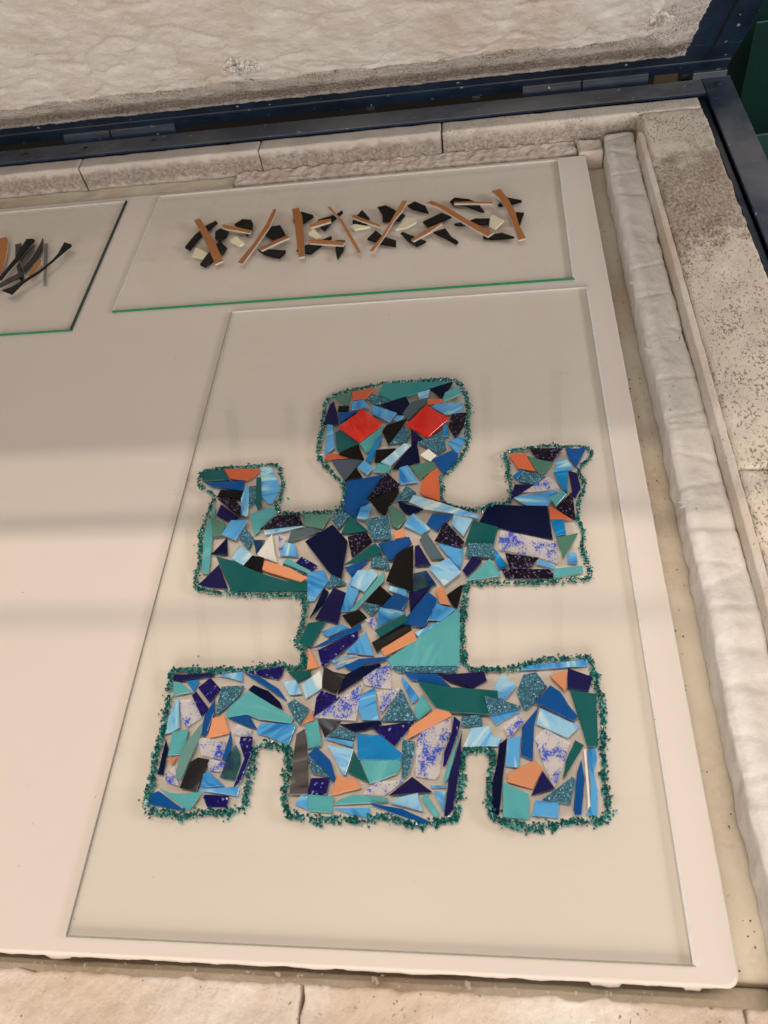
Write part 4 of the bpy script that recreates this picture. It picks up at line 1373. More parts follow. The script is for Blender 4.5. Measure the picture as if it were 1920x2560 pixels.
OR|0|figu|orange triangular shard in the left leg, right of the navy sliver|60.7,142.2 66.3,150.3 54.6,147.3
CF|0|figu|blue-flecked clear four-sided shard in the left leg, below the orange triangle|58.5,126.5 71.9,123.1 63.9,141.3 55.6,134.7
CF|0|figu|blue-flecked clear five-sided shard in the left leg, left of the cobalt blue sliver|87.1,151.5 110.2,147.2 108.2,164.1 83.7,168.2 81.3,165.3
CB|1|figu|smallest cobalt blue glass sliver in the left leg, above the midnight blue many-sided shard|112.2,146.3 115.4,155.2 116,162.8 112.6,173.4 109.2,146.7
CF|0|figu|smallest blue-flecked clear five-sided shard in the left leg, right of the streaky black five-sided shard|97.8,137.2 110.1,136.8 111.8,144.8 96.6,147.8 95,143.3
DB|0|figu|midnight blue many-sided shard in the left leg, left of the glittery indigo strip|123.2,128.9 126.3,144 124.7,153.3 118.9,161.8 114.1,153.2 109,131.4
BS|0|figu|streaky black five-sided shard in the left leg, left of the sky blue four-sided shard|89.6,118.5 95.8,147.4 84.7,149.1 77.9,144.3 73.2,121.3
SK|0|figu|sky blue four-sided shard in the left leg, right of the streaky black five-sided shard|114.7,123.8 98,136.3 93,134.3 92.8,121.7
SK|0|figu|sky blue glass sliver in the left leg, above the glittery indigo five-sided shard|94.7,119 128.5,115.2 129.4,123.2 93.4,120.8
SF|0|figu|smallest seafoam green many-sided shard in the left leg, right of the cobalt blue strip|65.5,113.1 86.2,101.3 95.7,118.9 79.2,116.1 65.6,116.7 53.5,121
CB|0|figu|cobalt blue glass strip in the left leg, left of the seafoam green many-sided shard|64.8,103.9 83.4,101.2 54.2,118.3 48,115.9 47.4,106.6
NI|0|figu|glittery indigo five-sided shard in the left leg, below the sky blue sliver|102.3,105.1 119.9,105.4 120.5,115.1 98.2,116 96.8,113.7
SK|0|figu|sky blue glass sliver in the right leg, above the orange triangle|394.6,235.7 445.3,239.5 445.5,245.9 391.1,239.8 382.4,235.2
OR|0|figu|orange triangular shard in the right leg, below the sky blue sliver|422.5,213.6 426.1,235.3 409.5,229.5
PU|0|figu|indigo four-sided shard in the right leg, right of the orange triangle|424.5,216.6 443.2,214.1 448.3,227.9 426.7,237.1
PS|0|figu|smallest pale blue four-sided shard in the right leg, above the glittery teal four-sided shard|367.3,205.2 378.9,219.5 365.4,231.7 354,210.6
GL|0|figu|glittery teal many-sided shard in the right leg, right of the pale blue four-sided shard|382.9,198 386.9,196.6 394.1,203.3 406.5,218.5 397.3,233.1 385.5,230.6 378.6,213.6
SK|0|figu|sky blue glass strip in the right leg, below the glittery teal four-sided shard|358.7,182.2 381.4,195.1 380.6,197 353.5,190.7
TG|0|figu|emerald green glass strip in the right leg, right of the cobalt blue many-sided shard|437.3,162.7 446.3,163.2 449.7,211.7 426.7,215.6
PS|0|figu|largest pale blue four-sided shard in the right leg, below the cobalt blue many-sided shard|421.1,170.6 432.5,181.3 398.7,198 394.2,183.3
CB|0|figu|cobalt blue glass strip in the right leg, right of the blue-flecked clear five-sided shard|379.4,154.4 389.6,150.5 392.4,181.9 398,200 381.6,180
CF|0|figu|blue-flecked clear many-sided shard in the right leg, left of the emerald green sliver|398.2,148.4 406,127 416.2,148.7 422.5,166.6 402.4,179.2 392.1,170.8
SK|0|figu|sky blue four-sided shard in the right leg, below the cobalt blue strip|365.5,145.4 377,143.6 380.3,172.6 368.1,168.8
PS|0|figu|pale blue many-sided shard in the right leg, below the glittery teal four-sided shard|359.5,162.8 363.3,170.6 355.3,171.4 352.4,181.2 336.5,178.7 328.6,161.5
NV|0|figu|navy glass sliver in the right leg, left of the orange five-sided shard|358.9,104.4 368.2,170.2 360.8,164.1 358.1,146.1 354.2,132.1 352.1,104.3
OR|0|figu|orange five-sided shard in the right leg, left of the indigo triangle|367.1,131.5 388.2,125.9 397.9,144.1 390.9,150.6 367.4,138.8
PU|0|figu|indigo triangular shard in the right leg, right of the orange five-sided shard|386.2,120.3 406.4,126.6 397.3,141.4
SF|0|figu|seafoam green four-sided shard in the right leg, below the orange five-sided shard|361.7,102.1 383.8,100.9 384.6,121.6 362.8,131.4
SK|0|figu|sky blue four-sided shard in the right leg, below the indigo triangle|407.5,102.3 408.9,115.1 389.8,116.6 385.7,104.2
GL|0|figu|glittery teal four-sided shard in the right leg, left of the cobalt blue sliver|418.3,113.5 424.4,134.5 422,136.6 395.3,117.2
TG|0|figu|emerald green glass sliver in the right leg, right of the blue-flecked clear many-sided shard|417.7,150.5 414,136.5 415.2,135.7 434.4,164.4 427,168.9
CB|0|figu|cobalt blue glass sliver in the right leg, right of the glittery teal four-sided shard|426.2,140.1 420.5,109.8 421.3,105.4 426.7,105.9 432,135.1 430.7,151.9
SK|0|figu|sky blue glass sliver in the right leg, right of the white sliver|436.5,129.2 434.2,110.9 430,106 439.3,104.6 441.9,126 440.2,141.2 444.4,153.4 444,161.8 436.6,160.4
WH|0|figu|white glass sliver in the right leg, left of the sky blue sliver|433,119.1 432.1,110.1 434.5,112.6 435.7,160.4 433.6,160.4
BK|0|bana|black glass sliver on the black and terracotta band, above the terracotta sliver|-93.6,947 -86.7,970.8 -77.8,990.4 -67.9,1005.7 -61.4,1015.5 -65.3,1021.3 -76.8,1013 -93.7,986.6 -103.7,955.5
BK|0|bana|leftmost black many-sided shard on the black and terracotta band, right of the terracotta sliver|-57.4,972.8 -50.5,963.1 -39,974.8 -37.7,988 -53.6,999.2 -60.4,991.1
BK|0|bana|rightmost black many-sided shard on the black and terracotta band, right of the terracotta sliver|-17.8,994.2 -6,973.3 1.5,982.6 -0.1,1003.8 -4.7,1015.1 -20.2,1019.5 -31.9,1006.7
BK|0|bana|black many-sided shard on the black and terracotta band, below the black sliver|-58.8,900.5 -48.3,914.4 -35.7,932.5 -32.6,944.9 -46.7,962.6 -53,957.6 -62.5,930.1 -69.1,907.3
YC|0|bana|largest pale yellow four-sided shard on the black and terracotta band, below the black sliver|-65.6,920.7 -61.3,934.3 -84.6,951.6 -86.4,930.4
YC|0|bana|pale yellow four-sided shard on the black and terracotta band, right of the black sliver|-12.3,946.5 -6.2,952.9 -22.5,974 -30.3,961.9
BK|0|bana|largest black five-sided shard on the black and terracotta band, above the black many-sided shard|44.6,952 61.3,959.8 45.9,993.7 31.7,991.8 24.1,970.7
BK|0|bana|black many-sided shard on the black and terracotta band, below the black five-sided shard|29.8,921.3 45.1,912.5 56,908.3 64,919.8 64.1,925.3 29.6,934 18.2,934
BK|0|bana|black many-sided shard on the black and terracotta band, left of the terracotta strip|66.9,998.9 81.9,993.7 98,1009.5 96.5,1014.3 76.1,1026.4 65,1006.7
BK|0|bana|black glass strip on the black and terracotta band, left of the terracotta sliver|94.7,915.9 104.6,911.9 115.8,927.1 133.4,948.7 132.1,953.2 114.1,942.7 94.3,934.1 80.9,923.2
BK|0|bana|black many-sided shard on the black and terracotta band, right of the terracotta strip|113,977.5 120,969.2 128.5,990.1 144.8,1014.8 143.5,1019.6 133.7,1010.4 106.2,999.3
YC|0|bana|pale yellow four-sided shard on the black and terracotta band, below the terracotta strip|107.3,949.3 116.4,953.9 102.6,976 94.2,964.1
BK|0|bana|black glass strip on the black and terracotta band, right of the pale yellow four-sided shard|143.1,909.7 147.2,892.9 155,919.2 155,938.7 139.3,940.8
BK|0|banb|black five-sided shard on the black and terracotta band, above the pale yellow four-sided shard|162.8,983.1 185.5,976.9 188.8,993 175.5,1016.4 162.3,989.2
YC|0|banb|pale yellow four-sided shard on the black and terracotta band, below the black five-sided shard|167.8,964.5 191.3,968.6 167.5,979.4 159.9,974.5
BK|0|banb|leftmost black many-sided shard on the black and terracotta band, above the terracotta sliver|207.9,1002.4 209.9,981.5 236.4,980.1 244.7,992.5 229.9,1006.8 213,1023.3 199.6,1020.6
BK|0|banb|black many-sided shard on the black and terracotta band, above the pale yellow five-sided shard|252.8,1011.1 269.1,999.5 281.1,993.2 275.8,1012.3 258.5,1027.4 247.2,1018.2
BK|0|banb|black many-sided shard on the black and terracotta band, below the terracotta sliver|215,922 233.9,913.9 233.5,928.1 214,940.7 200.8,957.9 189,938.3
YC|0|banb|pale yellow five-sided shard on the black and terracotta band, right of the black many-sided shard|249.4,959 262.9,970.4 260.9,981.1 245,984.9 231.4,955.7
BK|0|banb|black glass strip on the black and terracotta band, left of the black five-sided shard|250.6,927.2 264.7,910.5 274.7,917 278.8,920.6 260.6,934.4 243,948.3 239.6,945.9
BK|0|banb|black five-sided shard on the black and terracotta band, right of the pale yellow five-sided shard|280.5,957.6 294.1,964.5 316.3,977.6 300.7,990.4 272.4,970.5
BK|0|banb|black glass strip on the black and terracotta band, below the terracotta sliver|308.1,923.8 323.2,907.8 326.5,912.9 314.8,928.5 307.1,949 289.3,941.9
BK|0|banb|black glass strip on the black and terracotta band, above the terracotta sliver|318,1012.2 338.8,1004.4 359.3,986.3 366,983.8 356.2,1009.4 342.5,1020.8 320.6,1028.2 313.6,1019
BK|0|banb|black glass strip on the black and terracotta band, right of the terracotta sliver|324.9,954.3 358.7,954 372.6,953.4 373.7,964.9 352.1,968 343.6,963.4 319.8,958
YC|0|banb|pale yellow five-sided shard on the black and terracotta band, right of the black strip|371.9,944.9 380,936.6 394.8,956.1 379.3,972.9 374.2,969.3
BK|0|banb|rightmost black many-sided shard on the black and terracotta band, above the terracotta sliver|388.5,995.5 407.4,998.7 422,1002.5 423,1005.4 401.3,1016.4 386.1,998.8
BK|0|banb|smallest black glass strip on the black and terracotta band, right of the terracotta sliver|413.4,946.2 417.5,944.2 424.7,972.2 412.3,975.5
BK|0|banb|black glass strip on the black and terracotta band, below the pale yellow five-sided shard|362.9,917 374.4,913.5 395.6,912.1 407.8,913.2 390.4,926.2 362.2,922.1
TC|0|banc|terracotta glass sliver on the left glass sheet, left of the black sliver|-414.6,923.6 -405,922.5 -411.7,956.1 -420,989.7 -430.3,1020.6 -435.7,1026.8 -445.1,1026 -452.8,1027.8
GB|0|banc|smoky grey glass sliver on the left glass sheet, left of the clear grey strip|-393,953.8 -388.1,966.1 -399.8,1003.1 -401.5,1006.7 -411.1,1003.2
GB|0|banc|largest smoky grey glass sliver on the left glass sheet, right of the clear grey strip|-365.8,922.8 -363.4,930 -356,956.9 -354.7,980 -361.9,1007.5 -366.2,1017.5 -365.6,989.3 -366.7,960.8 -372.2,936.1
GC|0|banc|clear grey glass sliver on the left glass sheet, above the black sliver|-341,947.4 -320,883.5 -314.1,882.9 -338.5,959.8 -351.7,1001.4 -359.1,1000.4
GB|0|banc|smoky grey glass sliver on the left glass sheet, below the black sliver|-372.5,913.7 -363.1,899.2 -360.2,905 -371.7,932.2 -385,952.8 -386.4,941.6
GC|0|banc|clear grey glass strip on the left glass sheet, left of the smoky grey sliver|-373.5,935 -370.3,944.7 -367.9,976.5 -374.5,1005.1 -381.8,991.4 -387.9,960.9
GB|1|banc|smoky grey glass strip on the left glass sheet, left of the smoky grey sliver|-395.5,881.7 -373.1,900.8 -359.1,907.7 -370.2,920.1 -384.1,908.2 -399.4,891.7
RD|1|figu|bright red square tile in the head, right of the cobalt blue four-sided shard|207.3,527.5 234.3,554.9 208.2,581.5 180.3,553.3
RD|1|figu|bright red square tile in the head, below the grey-green five-sided shard|290,530.3 314.9,558.8 286.4,582.5 263.3,552.2
BK|1|figu|black four-sided shard in the head, above the slate grey triangle|198.2,504 215.9,500 207.6,522.7 184.6,509.8
TQ|1|figu|turquoise glass sliver in the head, below the seafoam green strip|223.4,495.7 235.5,534.4 230.5,536.3 217.3,498.4
SK|1|figu|smallest sky blue four-sided shard in the head, right of the black triangle|221.1,476.9 227.5,487.9 214.9,498.2 209.1,488.1
PS|1|figu|pale blue glass strip in the head, left of the navy five-sided shard|247.5,489.1 270.6,519.6 262.1,522.4 236,495.1
NS|1|figu|sparkly purple-black four-sided shard in the neck, above the black many-sided shard|257.2,458.2 259.7,461 243.3,479.5 223,441.7
PS|1|figu|pale blue glass sliver in the neck, above the cobalt blue four-sided shard|288.3,425.5 320.5,418 346.6,410.9 347.8,414.3 303.8,433.9 275.4,445 271.2,435.9
GL|1|figu|largest glittery teal four-sided shard in the chest, left of the sage green five-sided shard|232.3,386.9 253.8,386.9 248.3,418.7 223.3,413.5
NS|1|figu|sparkly purple-black four-sided shard in the chest, below the pale blue four-sided shard|328,372.9 331.8,380.5 311.8,407.5 300.2,382.8
GL|1|figu|glittery teal four-sided shard in the right arm, below the emerald green five-sided shard|365,360.5 360.8,377 336,378.4 332.2,362.7
NV|1|figu|navy five-sided shard in the chest, left of the sparkly purple-black four-sided shard|189.6,345.7 203.3,338.5 205.8,385.1 187.4,407.9 158.6,386
TG|1|figu|emerald green glass strip in the chest, below the sparkly purple-black four-sided shard|220,358.8 233.8,364.2 245.4,370.9 236.5,381.8 204.6,354.8
BK|1|figu|black four-sided shard in the chest, below the cobalt blue many-sided shard|279,320.5 277.6,377.7 260.2,366 250.6,334.4
PS|1|figu|pale blue four-sided shard in the chest, above the clear strip|310.4,327.1 327.9,343 315.3,360.6 294.9,348.7
PS|1|figu|pale blue five-sided shard in the chest, above the seafoam green sliver|229.2,321.5 241.7,342 235.9,348.3 219.8,347.5 210.9,331.6
SF|1|figu|seafoam green glass sliver in the belly, below the pale blue five-sided shard|221.3,301 248.4,335.1 248.8,348 247.3,346.2 215.7,299.9
CB|1|figu|cobalt blue many-sided shard in the belly, left of the sky blue five-sided shard|269.6,284.2 290.8,281.2 294.7,286.1 304.9,310.6 294.5,320.2 274.3,292.1
TG|1|figu|emerald green glass sliver in the left raised hand, right of the glittery teal strip|94.7,438.5 97.8,431.9 101.8,436.8 94.3,479.3 89.1,478.8
NS|1|figu|sparkly purple-black glass strip in the left raised hand, below the black strip|79.2,421.9 77.2,437 70.3,445.3 55.2,451.5 47.1,449.2
SK|1|figu|largest sky blue four-sided shard in the left arm, left of the glittery teal four-sided shard|61.4,398.8 78.7,390.8 88.4,416.7 69.2,418.1
NS|1|figu|sparkly purple-black four-sided shard in the left arm, above the pale blue sliver|153.6,408.7 147.3,422.9 122.7,423.1 105,404.2
OR|1|figu|orange glass sliver in the left arm, right of the emerald green strip|122.7,348.2 159.7,335.4 166.3,340.3 145.4,352.7 116.6,362.5 115.5,351.6
SF|1|figu|smallest seafoam green glass sliver in the left arm, above the glittery teal sliver|165,346.5 168.6,348.3 141,365 137.3,359.3
SF|1|figu|seafoam green four-sided shard in the right raised hand, right of the sky blue many-sided shard|430,423.6 441.8,438.9 439,443.8 424.1,436.2
NS|1|figu|sparkly purple-black four-sided shard in the right arm, below the blue-flecked clear five-sided shard|377.7,345.1 395.1,345.1 408.1,358.4 373.6,364.9
CB|1|figu|cobalt blue glass sliver in the belly, right of the sky blue strip|190.1,260.2 224.5,276 228.8,279.9 227.9,285 204.3,272.3 180.7,258.1
NI|1|figu|glittery indigo glass strip in the belly, above the sky blue sliver|192.4,239.1 194.4,239.1 226.5,269.8 225.5,276 187,255.9
TG|2|figu|emerald green glass sliver in the belly, below the sky blue four-sided shard|248.1,269 276,287 272.2,293.3 242.7,275.7
OR|1|figu|orange glass strip in the belly, right of the streaky black strip|253.9,249.5 284.9,266.5 280.6,277 250,256.5
TG|1|figu|emerald green many-sided shard in the hips, below the indigo strip|305.7,196.2 318.2,192.7 352.8,190.9 360.8,191.4 361.1,213.8 319.1,217 286.2,223.3
NI|1|figu|glittery indigo four-sided shard in the hips, below the pale blue five-sided shard|213.8,207.4 195.2,213.8 190.8,206.8 190.3,188.6
CF|1|figu|blue-flecked clear triangular shard in the hips, right of the glittery indigo four-sided shard|230.3,184.7 233.6,220.7 190.9,187.6
OR|1|figu|orange glass strip in the hips, below the seafoam green five-sided shard|319.2,190.2 316.6,193.2 305.1,196.2 280.7,178 278.7,167.7
NI|1|figu|glittery indigo glass sliver in the middle leg, right of the blue-flecked clear many-sided shard|311.4,143.3 313.8,144.3 324,172 326.9,183.8 321.1,189.2 318.8,173.9 312.3,155.5
BT|1|figu|ribbed black glass strip in the middle leg, left of the glittery teal strip|193.2,116.7 188.5,152.9 183,176.1 175.9,171.1 176.5,116.9
CB|1|figu|cobalt blue glass strip in the middle leg, right of the glittery teal strip|207.1,137.6 213.9,128 216.7,130.6 210.4,146.9 195.8,159.6 189.1,151.9
CB|1|figu|cobalt blue glass sliver in the middle leg, below the pale blue five-sided shard|280.2,99.6 299.5,94.4 299,97.6 277,106.6 250.7,110.4 248.2,109.9
SF|1|figu|smallest seafoam green glass sliver in the middle leg, right of the blue-flecked clear many-sided shard|316.5,133.3 320.3,148.3 326.5,173.4 327.5,177.7 312.8,136.1 311.8,128.1
PU|1|figu|indigo glass sliver in the middle leg, right of the sky blue sliver|315.5,101.3 320.4,107 325.9,141.3 328.5,176.6 316.4,133.1 312.6,101.7
GS|1|figu|grey-green glass sliver in the left leg, right of the seafoam green four-sided shard|73.7,127.4 80.2,155.8 84.5,173.2 83.7,182 72.4,164.3 67.9,149 67.7,130.5
NI|1|figu|glittery indigo glass strip in the left leg, right of the midnight blue many-sided shard|130.6,128.8 136.1,152.6 134.5,168.3 122.9,168.2 123,161.9 130.2,147.9 124.6,122.4
GL|2|figu|glittery teal four-sided shard in the right leg, above the sky blue strip|353.1,188.8 381.3,195.1 381.5,198 348.5,208.6
CB|1|figu|cobalt blue many-sided shard in the right leg, above the pale blue four-sided shard|427,185 431.4,189.7 423.9,200 417.7,212.6 409.1,219 394.4,202.3
CF|1|figu|blue-flecked clear five-sided shard in the right leg, below the sky blue strip|368.2,171.6 369.5,168.8 384,185.2 377.1,190.8 365.4,179
TC|1|bana|terracotta glass sliver on the black and terracotta band, below the black sliver|-81.3,984.4 -59.2,937.7 -42,899.3 -31,906.2 -51.6,954 -71.2,989 -91.7,1026 -101.3,1022.1
TC|1|bana|terracotta glass sliver on the black and terracotta band, left of the black five-sided shard|2.4,895.2 15.8,936.6 29.9,984 35.2,1022.5 34.4,1034.4 29.8,1034.1 22.1,988 10.8,945.8 -6.9,899.1
TC|1|bana|leftmost terracotta glass sliver on the black and terracotta band, below the black many-sided shard|69.9,993.3 78.3,948.3 88.6,899.6 97,901.2 88.9,961.2 79.1,1013.1 71.3,1032.7 60.5,1031.1
TC|1|bana|terracotta glass sliver on the black and terracotta band, left of the pale yellow four-sided shard|139,995.4 156.8,952 177.9,900.5 181.5,897.4 181.8,904.1 164,948.2 146.7,988.3 123.4,1028 119.2,1025.5
TC|1|bana|terracotta glass sliver on the black and terracotta band, right of the black sliver|-44.3,992.8 1,973.2 1.6,980.5 -46.3,1003.6 -51.7,1002.8
TC|1|bana|leftmost terracotta glass sliver on the black and terracotta band, below the black five-sided shard|27.2,925.2 47,939.6 67.2,952.6 63.7,958.8 45.6,949.8 22.7,931.4
TC|1|bana|terracotta glass strip on the black and terracotta band, left of the black many-sided shard|97.9,974.5 115.8,980.9 129.3,986.3 127.7,994 111.1,991.9 95.5,980.8
TC|1|bana|terracotta glass sliver on the black and terracotta band, below the terracotta strip|100.9,933.9 126.5,927.8 154.4,921.4 156.2,929.5 116.5,940.9 99,942.7
TC|1|banb|middle terracotta glass sliver on the black and terracotta band, below the black many-sided shard|224.5,978.1 211.1,936.1 194.4,901.7 201.4,899.4 217.7,940.9 228.2,974.6 241.1,1001.4 247.2,1025.2 239.1,1027.4
TC|1|banb|terracotta glass sliver on the black and terracotta band, below the black strip|295.5,1001 313,980.3 341.8,945.5 369.5,914.8 378,923.4 342,959.9 306,1002.5 284.7,1020.5 277.7,1014.4
TC|1|banb|rightmost terracotta glass sliver on the black and terracotta band, below the black many-sided shard|389.1,1011.3 399.7,976.5 408,934.8 412.9,900.7 423.5,903.4 414.9,942.4 411.3,971.9 402.6,1006.2 391.6,1035.7 377.6,1031.7
TC|1|banb|terracotta glass sliver on the black and terracotta band, right of the black five-sided shard|163.4,991.4 176.6,981.9 207.9,961.2 208.5,965.5 165.5,998.7 161.1,997.8
TC|1|banb|rightmost terracotta glass sliver on the black and terracotta band, below the black five-sided shard|260.5,918.2 284.5,937.6 302.1,956.8 301.2,959.9 277.6,944.3 257,922.9
TC|1|banb|terracotta glass sliver on the black and terracotta band, right of the black strip|320.7,1006.4 342.4,1003.7 378.4,997.7 378.5,1002.2 351.1,1007.9 319.9,1011.1
BK|1|banc|black glass sliver on the left glass sheet, left of the clear grey strip|-397.3,903.6 -393,927.8 -385.3,957.2 -378.8,991.5 -374.7,1005.7 -378.7,1010.9 -392.1,1012 -394.2,958.3 -401.1,922.5 -406,904.6
TC|1|banc|terracotta glass strip on the left glass sheet, left of the black sliver|-345.7,902.5 -344.2,917 -340.6,935.2 -342.5,948.1 -349.5,951.5 -351.2,946.6 -352.2,930.4 -352.7,908.2
BK|2|banc|black glass sliver on the left glass sheet, right of the terracotta strip|-371,865.9 -360.8,860.1 -351.9,886.8 -332.7,911.2 -319.6,935.6 -308.8,958.3 -298.7,976.3 -301.1,981.2 -315.4,989 -316.6,956.7 -321.3,940.8 -332.8,918.6 -350,897.4 -367.8,879.1 -381.4,871.7
"""
FRIT = "167.5,609.4 179.3,615.7 192.1,619.2 207.5,621.7 220.3,624.3 230.4,628.1 249.8,628.8 269.1,628.2 288.3,628.5 307.4,628.8 322.6,625.5 330.1,614.2 335.0,599.9 336.7,586.0 338.4,569.0 335.8,552.6 335.7,536.5 336.1,520.6 333.1,508.3 326.0,496.5 320.3,486.2 313.4,477.6 305.4,473.6 305.5,464.7 307.3,454.5 306.8,444.5 308.1,435.3 314.8,431.6 324.8,427.7 333.6,425.3 342.4,422.9 341.6,423.0 348.2,423.7 353.9,425.2 360.6,430.9 375.6,430.8 379.5,434.2 382.6,441.3 383.9,450.9 382.4,460.7 380.9,470.7 381.3,480.8 380.8,491.0 377.2,501.5 382.3,505.2 392.2,507.9 402.1,508.7 416.8,510.4 431.5,510.9 445.8,508.8 460.3,508.6 469.6,506.2 475.7,500.0 471.8,490.0 465.6,484.0 458.4,478.1 458.0,473.1 460.8,463.1 462.5,452.1 460.7,442.6 456.3,435.7 453.4,428.8 452.4,417.3 451.3,405.9 454.5,396.9 455.4,388.0 453.5,377.1 452.5,366.4 454.3,357.9 456.9,349.5 456.9,341.2 455.2,333.1 448.5,333.3 435.7,333.6 422.8,331.8 409.9,331.6 397.0,330.4 384.0,330.6 371.0,330.9 357.9,331.2 344.8,330.5 336.0,331.7 335.9,331.8 332.8,324.7 331.7,317.6 331.2,309.4 330.6,299.1 329.6,293.4 329.3,303.9 329.3,292.5 329.2,275.7 329.6,259.4 329.5,243.5 329.6,256.1 330.0,247.6 332.4,240.2 338.1,236.0 350.4,236.5 364.6,236.0 377.9,237.4 389.3,240.5 400.8,244.6 412.2,247.6 423.4,247.0 437.4,247.5 448.4,246.9 449.6,240.7 448.9,233.6 449.8,224.6 452.3,214.8 454.0,205.1 453.5,192.7 452.2,180.6 450.9,169.7 449.7,158.0 449.4,147.5 448.1,136.3 447.8,126.2 449.4,117.9 448.4,109.7 446.8,102.4 439.2,99.9 430.2,99.7 419.8,101.0 411.3,98.4 402.9,95.8 393.0,95.6 383.0,93.8 373.2,96.7 363.3,98.1 355.0,101.2 350.1,107.7 350.3,116.0 350.9,124.5 351.1,133.1 353.6,141.8 356.4,150.7 355.7,157.0 348.7,159.6 337.1,159.5 329.9,158.5 328.6,150.3 328.1,141.4 327.6,132.7 327.1,124.0 325.8,115.5 323.6,105.5 320.2,100.4 324.1,99.4 315.4,99.2 307.6,97.1 300.7,95.1 291.0,93.5 280.0,96.5 268.0,99.5 257.9,101.2 250.1,97.3 238.2,96.0 227.9,97.7 217.7,98.4 205.7,96.7 193.3,97.4 182.8,99.1 175.1,102.8 171.8,111.6 170.5,121.6 171.2,131.8 170.4,142.1 171.1,152.6 170.8,159.0 164.2,160.0 170.1,156.8 162.0,160.0 152.1,162.3 142.9,159.3 136.6,156.4 136.1,148.0 135.4,140.6 136.9,131.5 136.5,122.5 136.1,113.7 136.6,105.0 128.7,102.3 119.7,101.2 110.4,101.0 101.2,100.4 92.3,98.1 83.4,96.1 73.4,98.5 61.8,100.0 49.2,100.6 45.6,107.6 44.3,116.4 45.4,123.7 44.4,131.9 43.6,143.1 43.1,153.5 43.8,163.1 44.4,172.9 43.1,182.8 42.8,192.9 43.5,203.2 41.6,213.6 39.6,224.3 38.7,235.1 50.4,237.2 61.0,237.2 71.9,235.5 84.4,236.0 96.7,237.0 110.2,237.0 121.4,238.0 135.5,240.1 150.8,241.1 161.4,238.4 172.5,238.9 173.8,245.3 175.2,250.8 173.6,238.9 171.1,251.9 171.0,260.7 164.1,266.3 164.7,278.7 167.6,289.0 167.4,299.5 166.0,311.4 164.7,322.3 164.6,316.8 157.6,321.2 143.5,320.8 127.1,321.1 104.9,322.2 82.3,324.5 65.3,326.0 47.5,330.1 42.5,337.8 41.8,346.7 42.8,358.4 41.0,370.3 38.8,383.7 36.6,397.4 36.7,411.4 38.1,425.5 39.5,439.9 41.2,450.1 39.4,459.1 29.5,465.6 19.4,472.1 16.8,484.5 19.8,494.5 33.3,497.0 50.7,498.5 69.6,498.3 88.3,498.9 102.9,501.3 113.7,495.3 117.7,484.3 121.2,471.9 121.6,460.0 120.9,448.2 117.7,441.1 120.3,430.9 130.2,427.7 144.5,426.4 158.5,426.6 172.4,426.8 185.1,427.7 194.0,430.9 195.3,442.2 196.5,455.2 193.1,467.1 182.5,479.6 172.9,490.7 164.7,500.4 162.4,510.0 161.2,503.7 158.4,518.0 158.3,530.9 158.8,543.9 160.7,555.4 158.2,567.4 159.3,581.0 159.2,594.9 163.4,604.3"
CATS = {'figu': ('glass_shard', 'glass shard', 'coloured glass shards forming the mosaic figure'),
        'band': ('glass_offcut', 'glass offcut', 'black and terracotta glass offcuts on the middle sheet'),
        'banc': ('glass_sliver', 'glass sliver', 'grey and terracotta slivers on the left sheet')}


def shard(code, lvl, kind, label, pts, idx):
    rnd = random.Random(idx * 13 + 5)
    n = len(pts)
    c = Vector((sum(p[0] for p in pts) / n, sum(p[1] for p in pts) / n))
    P = [Vector(p) - c for p in pts]
    th = (0.0014 if code in ('CF', 'CL') else 0.0021) if kind == 'figu' else (0.0030 if kind == 'band' else 0.0020)
    # finer outline with the slight waver of cut glass
    Q = []
    for k in range(n):
        a, b = P[k], P[(k + 1) % n]
        d = b - a
        ln = d.length
        m = max(1, int(ln / 0.006))
        nr = Vector((d.y, -d.x)).normalized() if ln > 1e-7 else Vector((0, 0))
        for t in range(m):
            q = a + d * (t / m)
            if t:
                q = q + nr * rnd.uniform(-0.00016, 0.00016)
            Q.append(q)
    m = len(Q)
    size = max(0.001, min((max(q.x for q in Q) - min(q.x for q in Q)), (max(q.y for q in Q) - min(q.y for q in Q))))
    ch = min(0.00035, size * 0.05)

    def inset(q, k, d):
        a = Q[(k - 1) % m]
        b = Q[(k + 1) % m]
        t = (b - a)
        if t.length < 1e-9:
            return q
        t.normalize()
        return q + Vector((-t.y, t.x)) * d
    z0 = 0.0
    vs = []
    slant = rnd.uniform(-0.0003, 0.0004)
    r0 = [(q.x, q.y, z0) for q in Q]
    r1 = [(inset(q, k, slant * 0.4).x, inset(q, k, slant * 0.4).y, th - ch) for k, q in enumerate(Q)]
    r2 = [(inset(q, k, ch).x, inset(q, k, ch).y, th) for k, q in enumerate(Q)]
    vs = r0 + r1 + r2
    fs, fm = [], []
    for k in range(m):
        k2 = (k + 1) % m
        fs.append((k, k2, m + k2, m + k)); fm.append(1)
        fs.append((m + k, m + k2, 2 * m + k2, 2 * m + k)); fm.append(0)
    fs.append(tuple(range(2 * m, 3 * m))); fm.append(0)
    fs.append(tuple(range(m - 1, -1, -1))); fm.append(0)
    # a real shard never lies perfectly flat: tiny tilt of the top surface
    tx, ty = rnd.uniform(-0.004, 0.004), rnd.uniform(-0.004, 0.004)
    vs = [(x, y, z + (x * tx + y * ty if i >= m else 0)) for i, (x, y, z) in enumerate(vs)]
    nm, cat, grp = CATS[kind]
    side = EDGE_PALE if code in PALE_SIDED else (EDGE_CREAM if code == 'TC' else M[code])
    me = mesh_from(nm, vs, fs, [M[code], side], fm)
    o = link(nm, me, None, label, cat, grp)
    o.location = (c.x, c.y, 0.0042 + lvl * (0.0024 if kind == 'figu' else 0.0032))
    return o


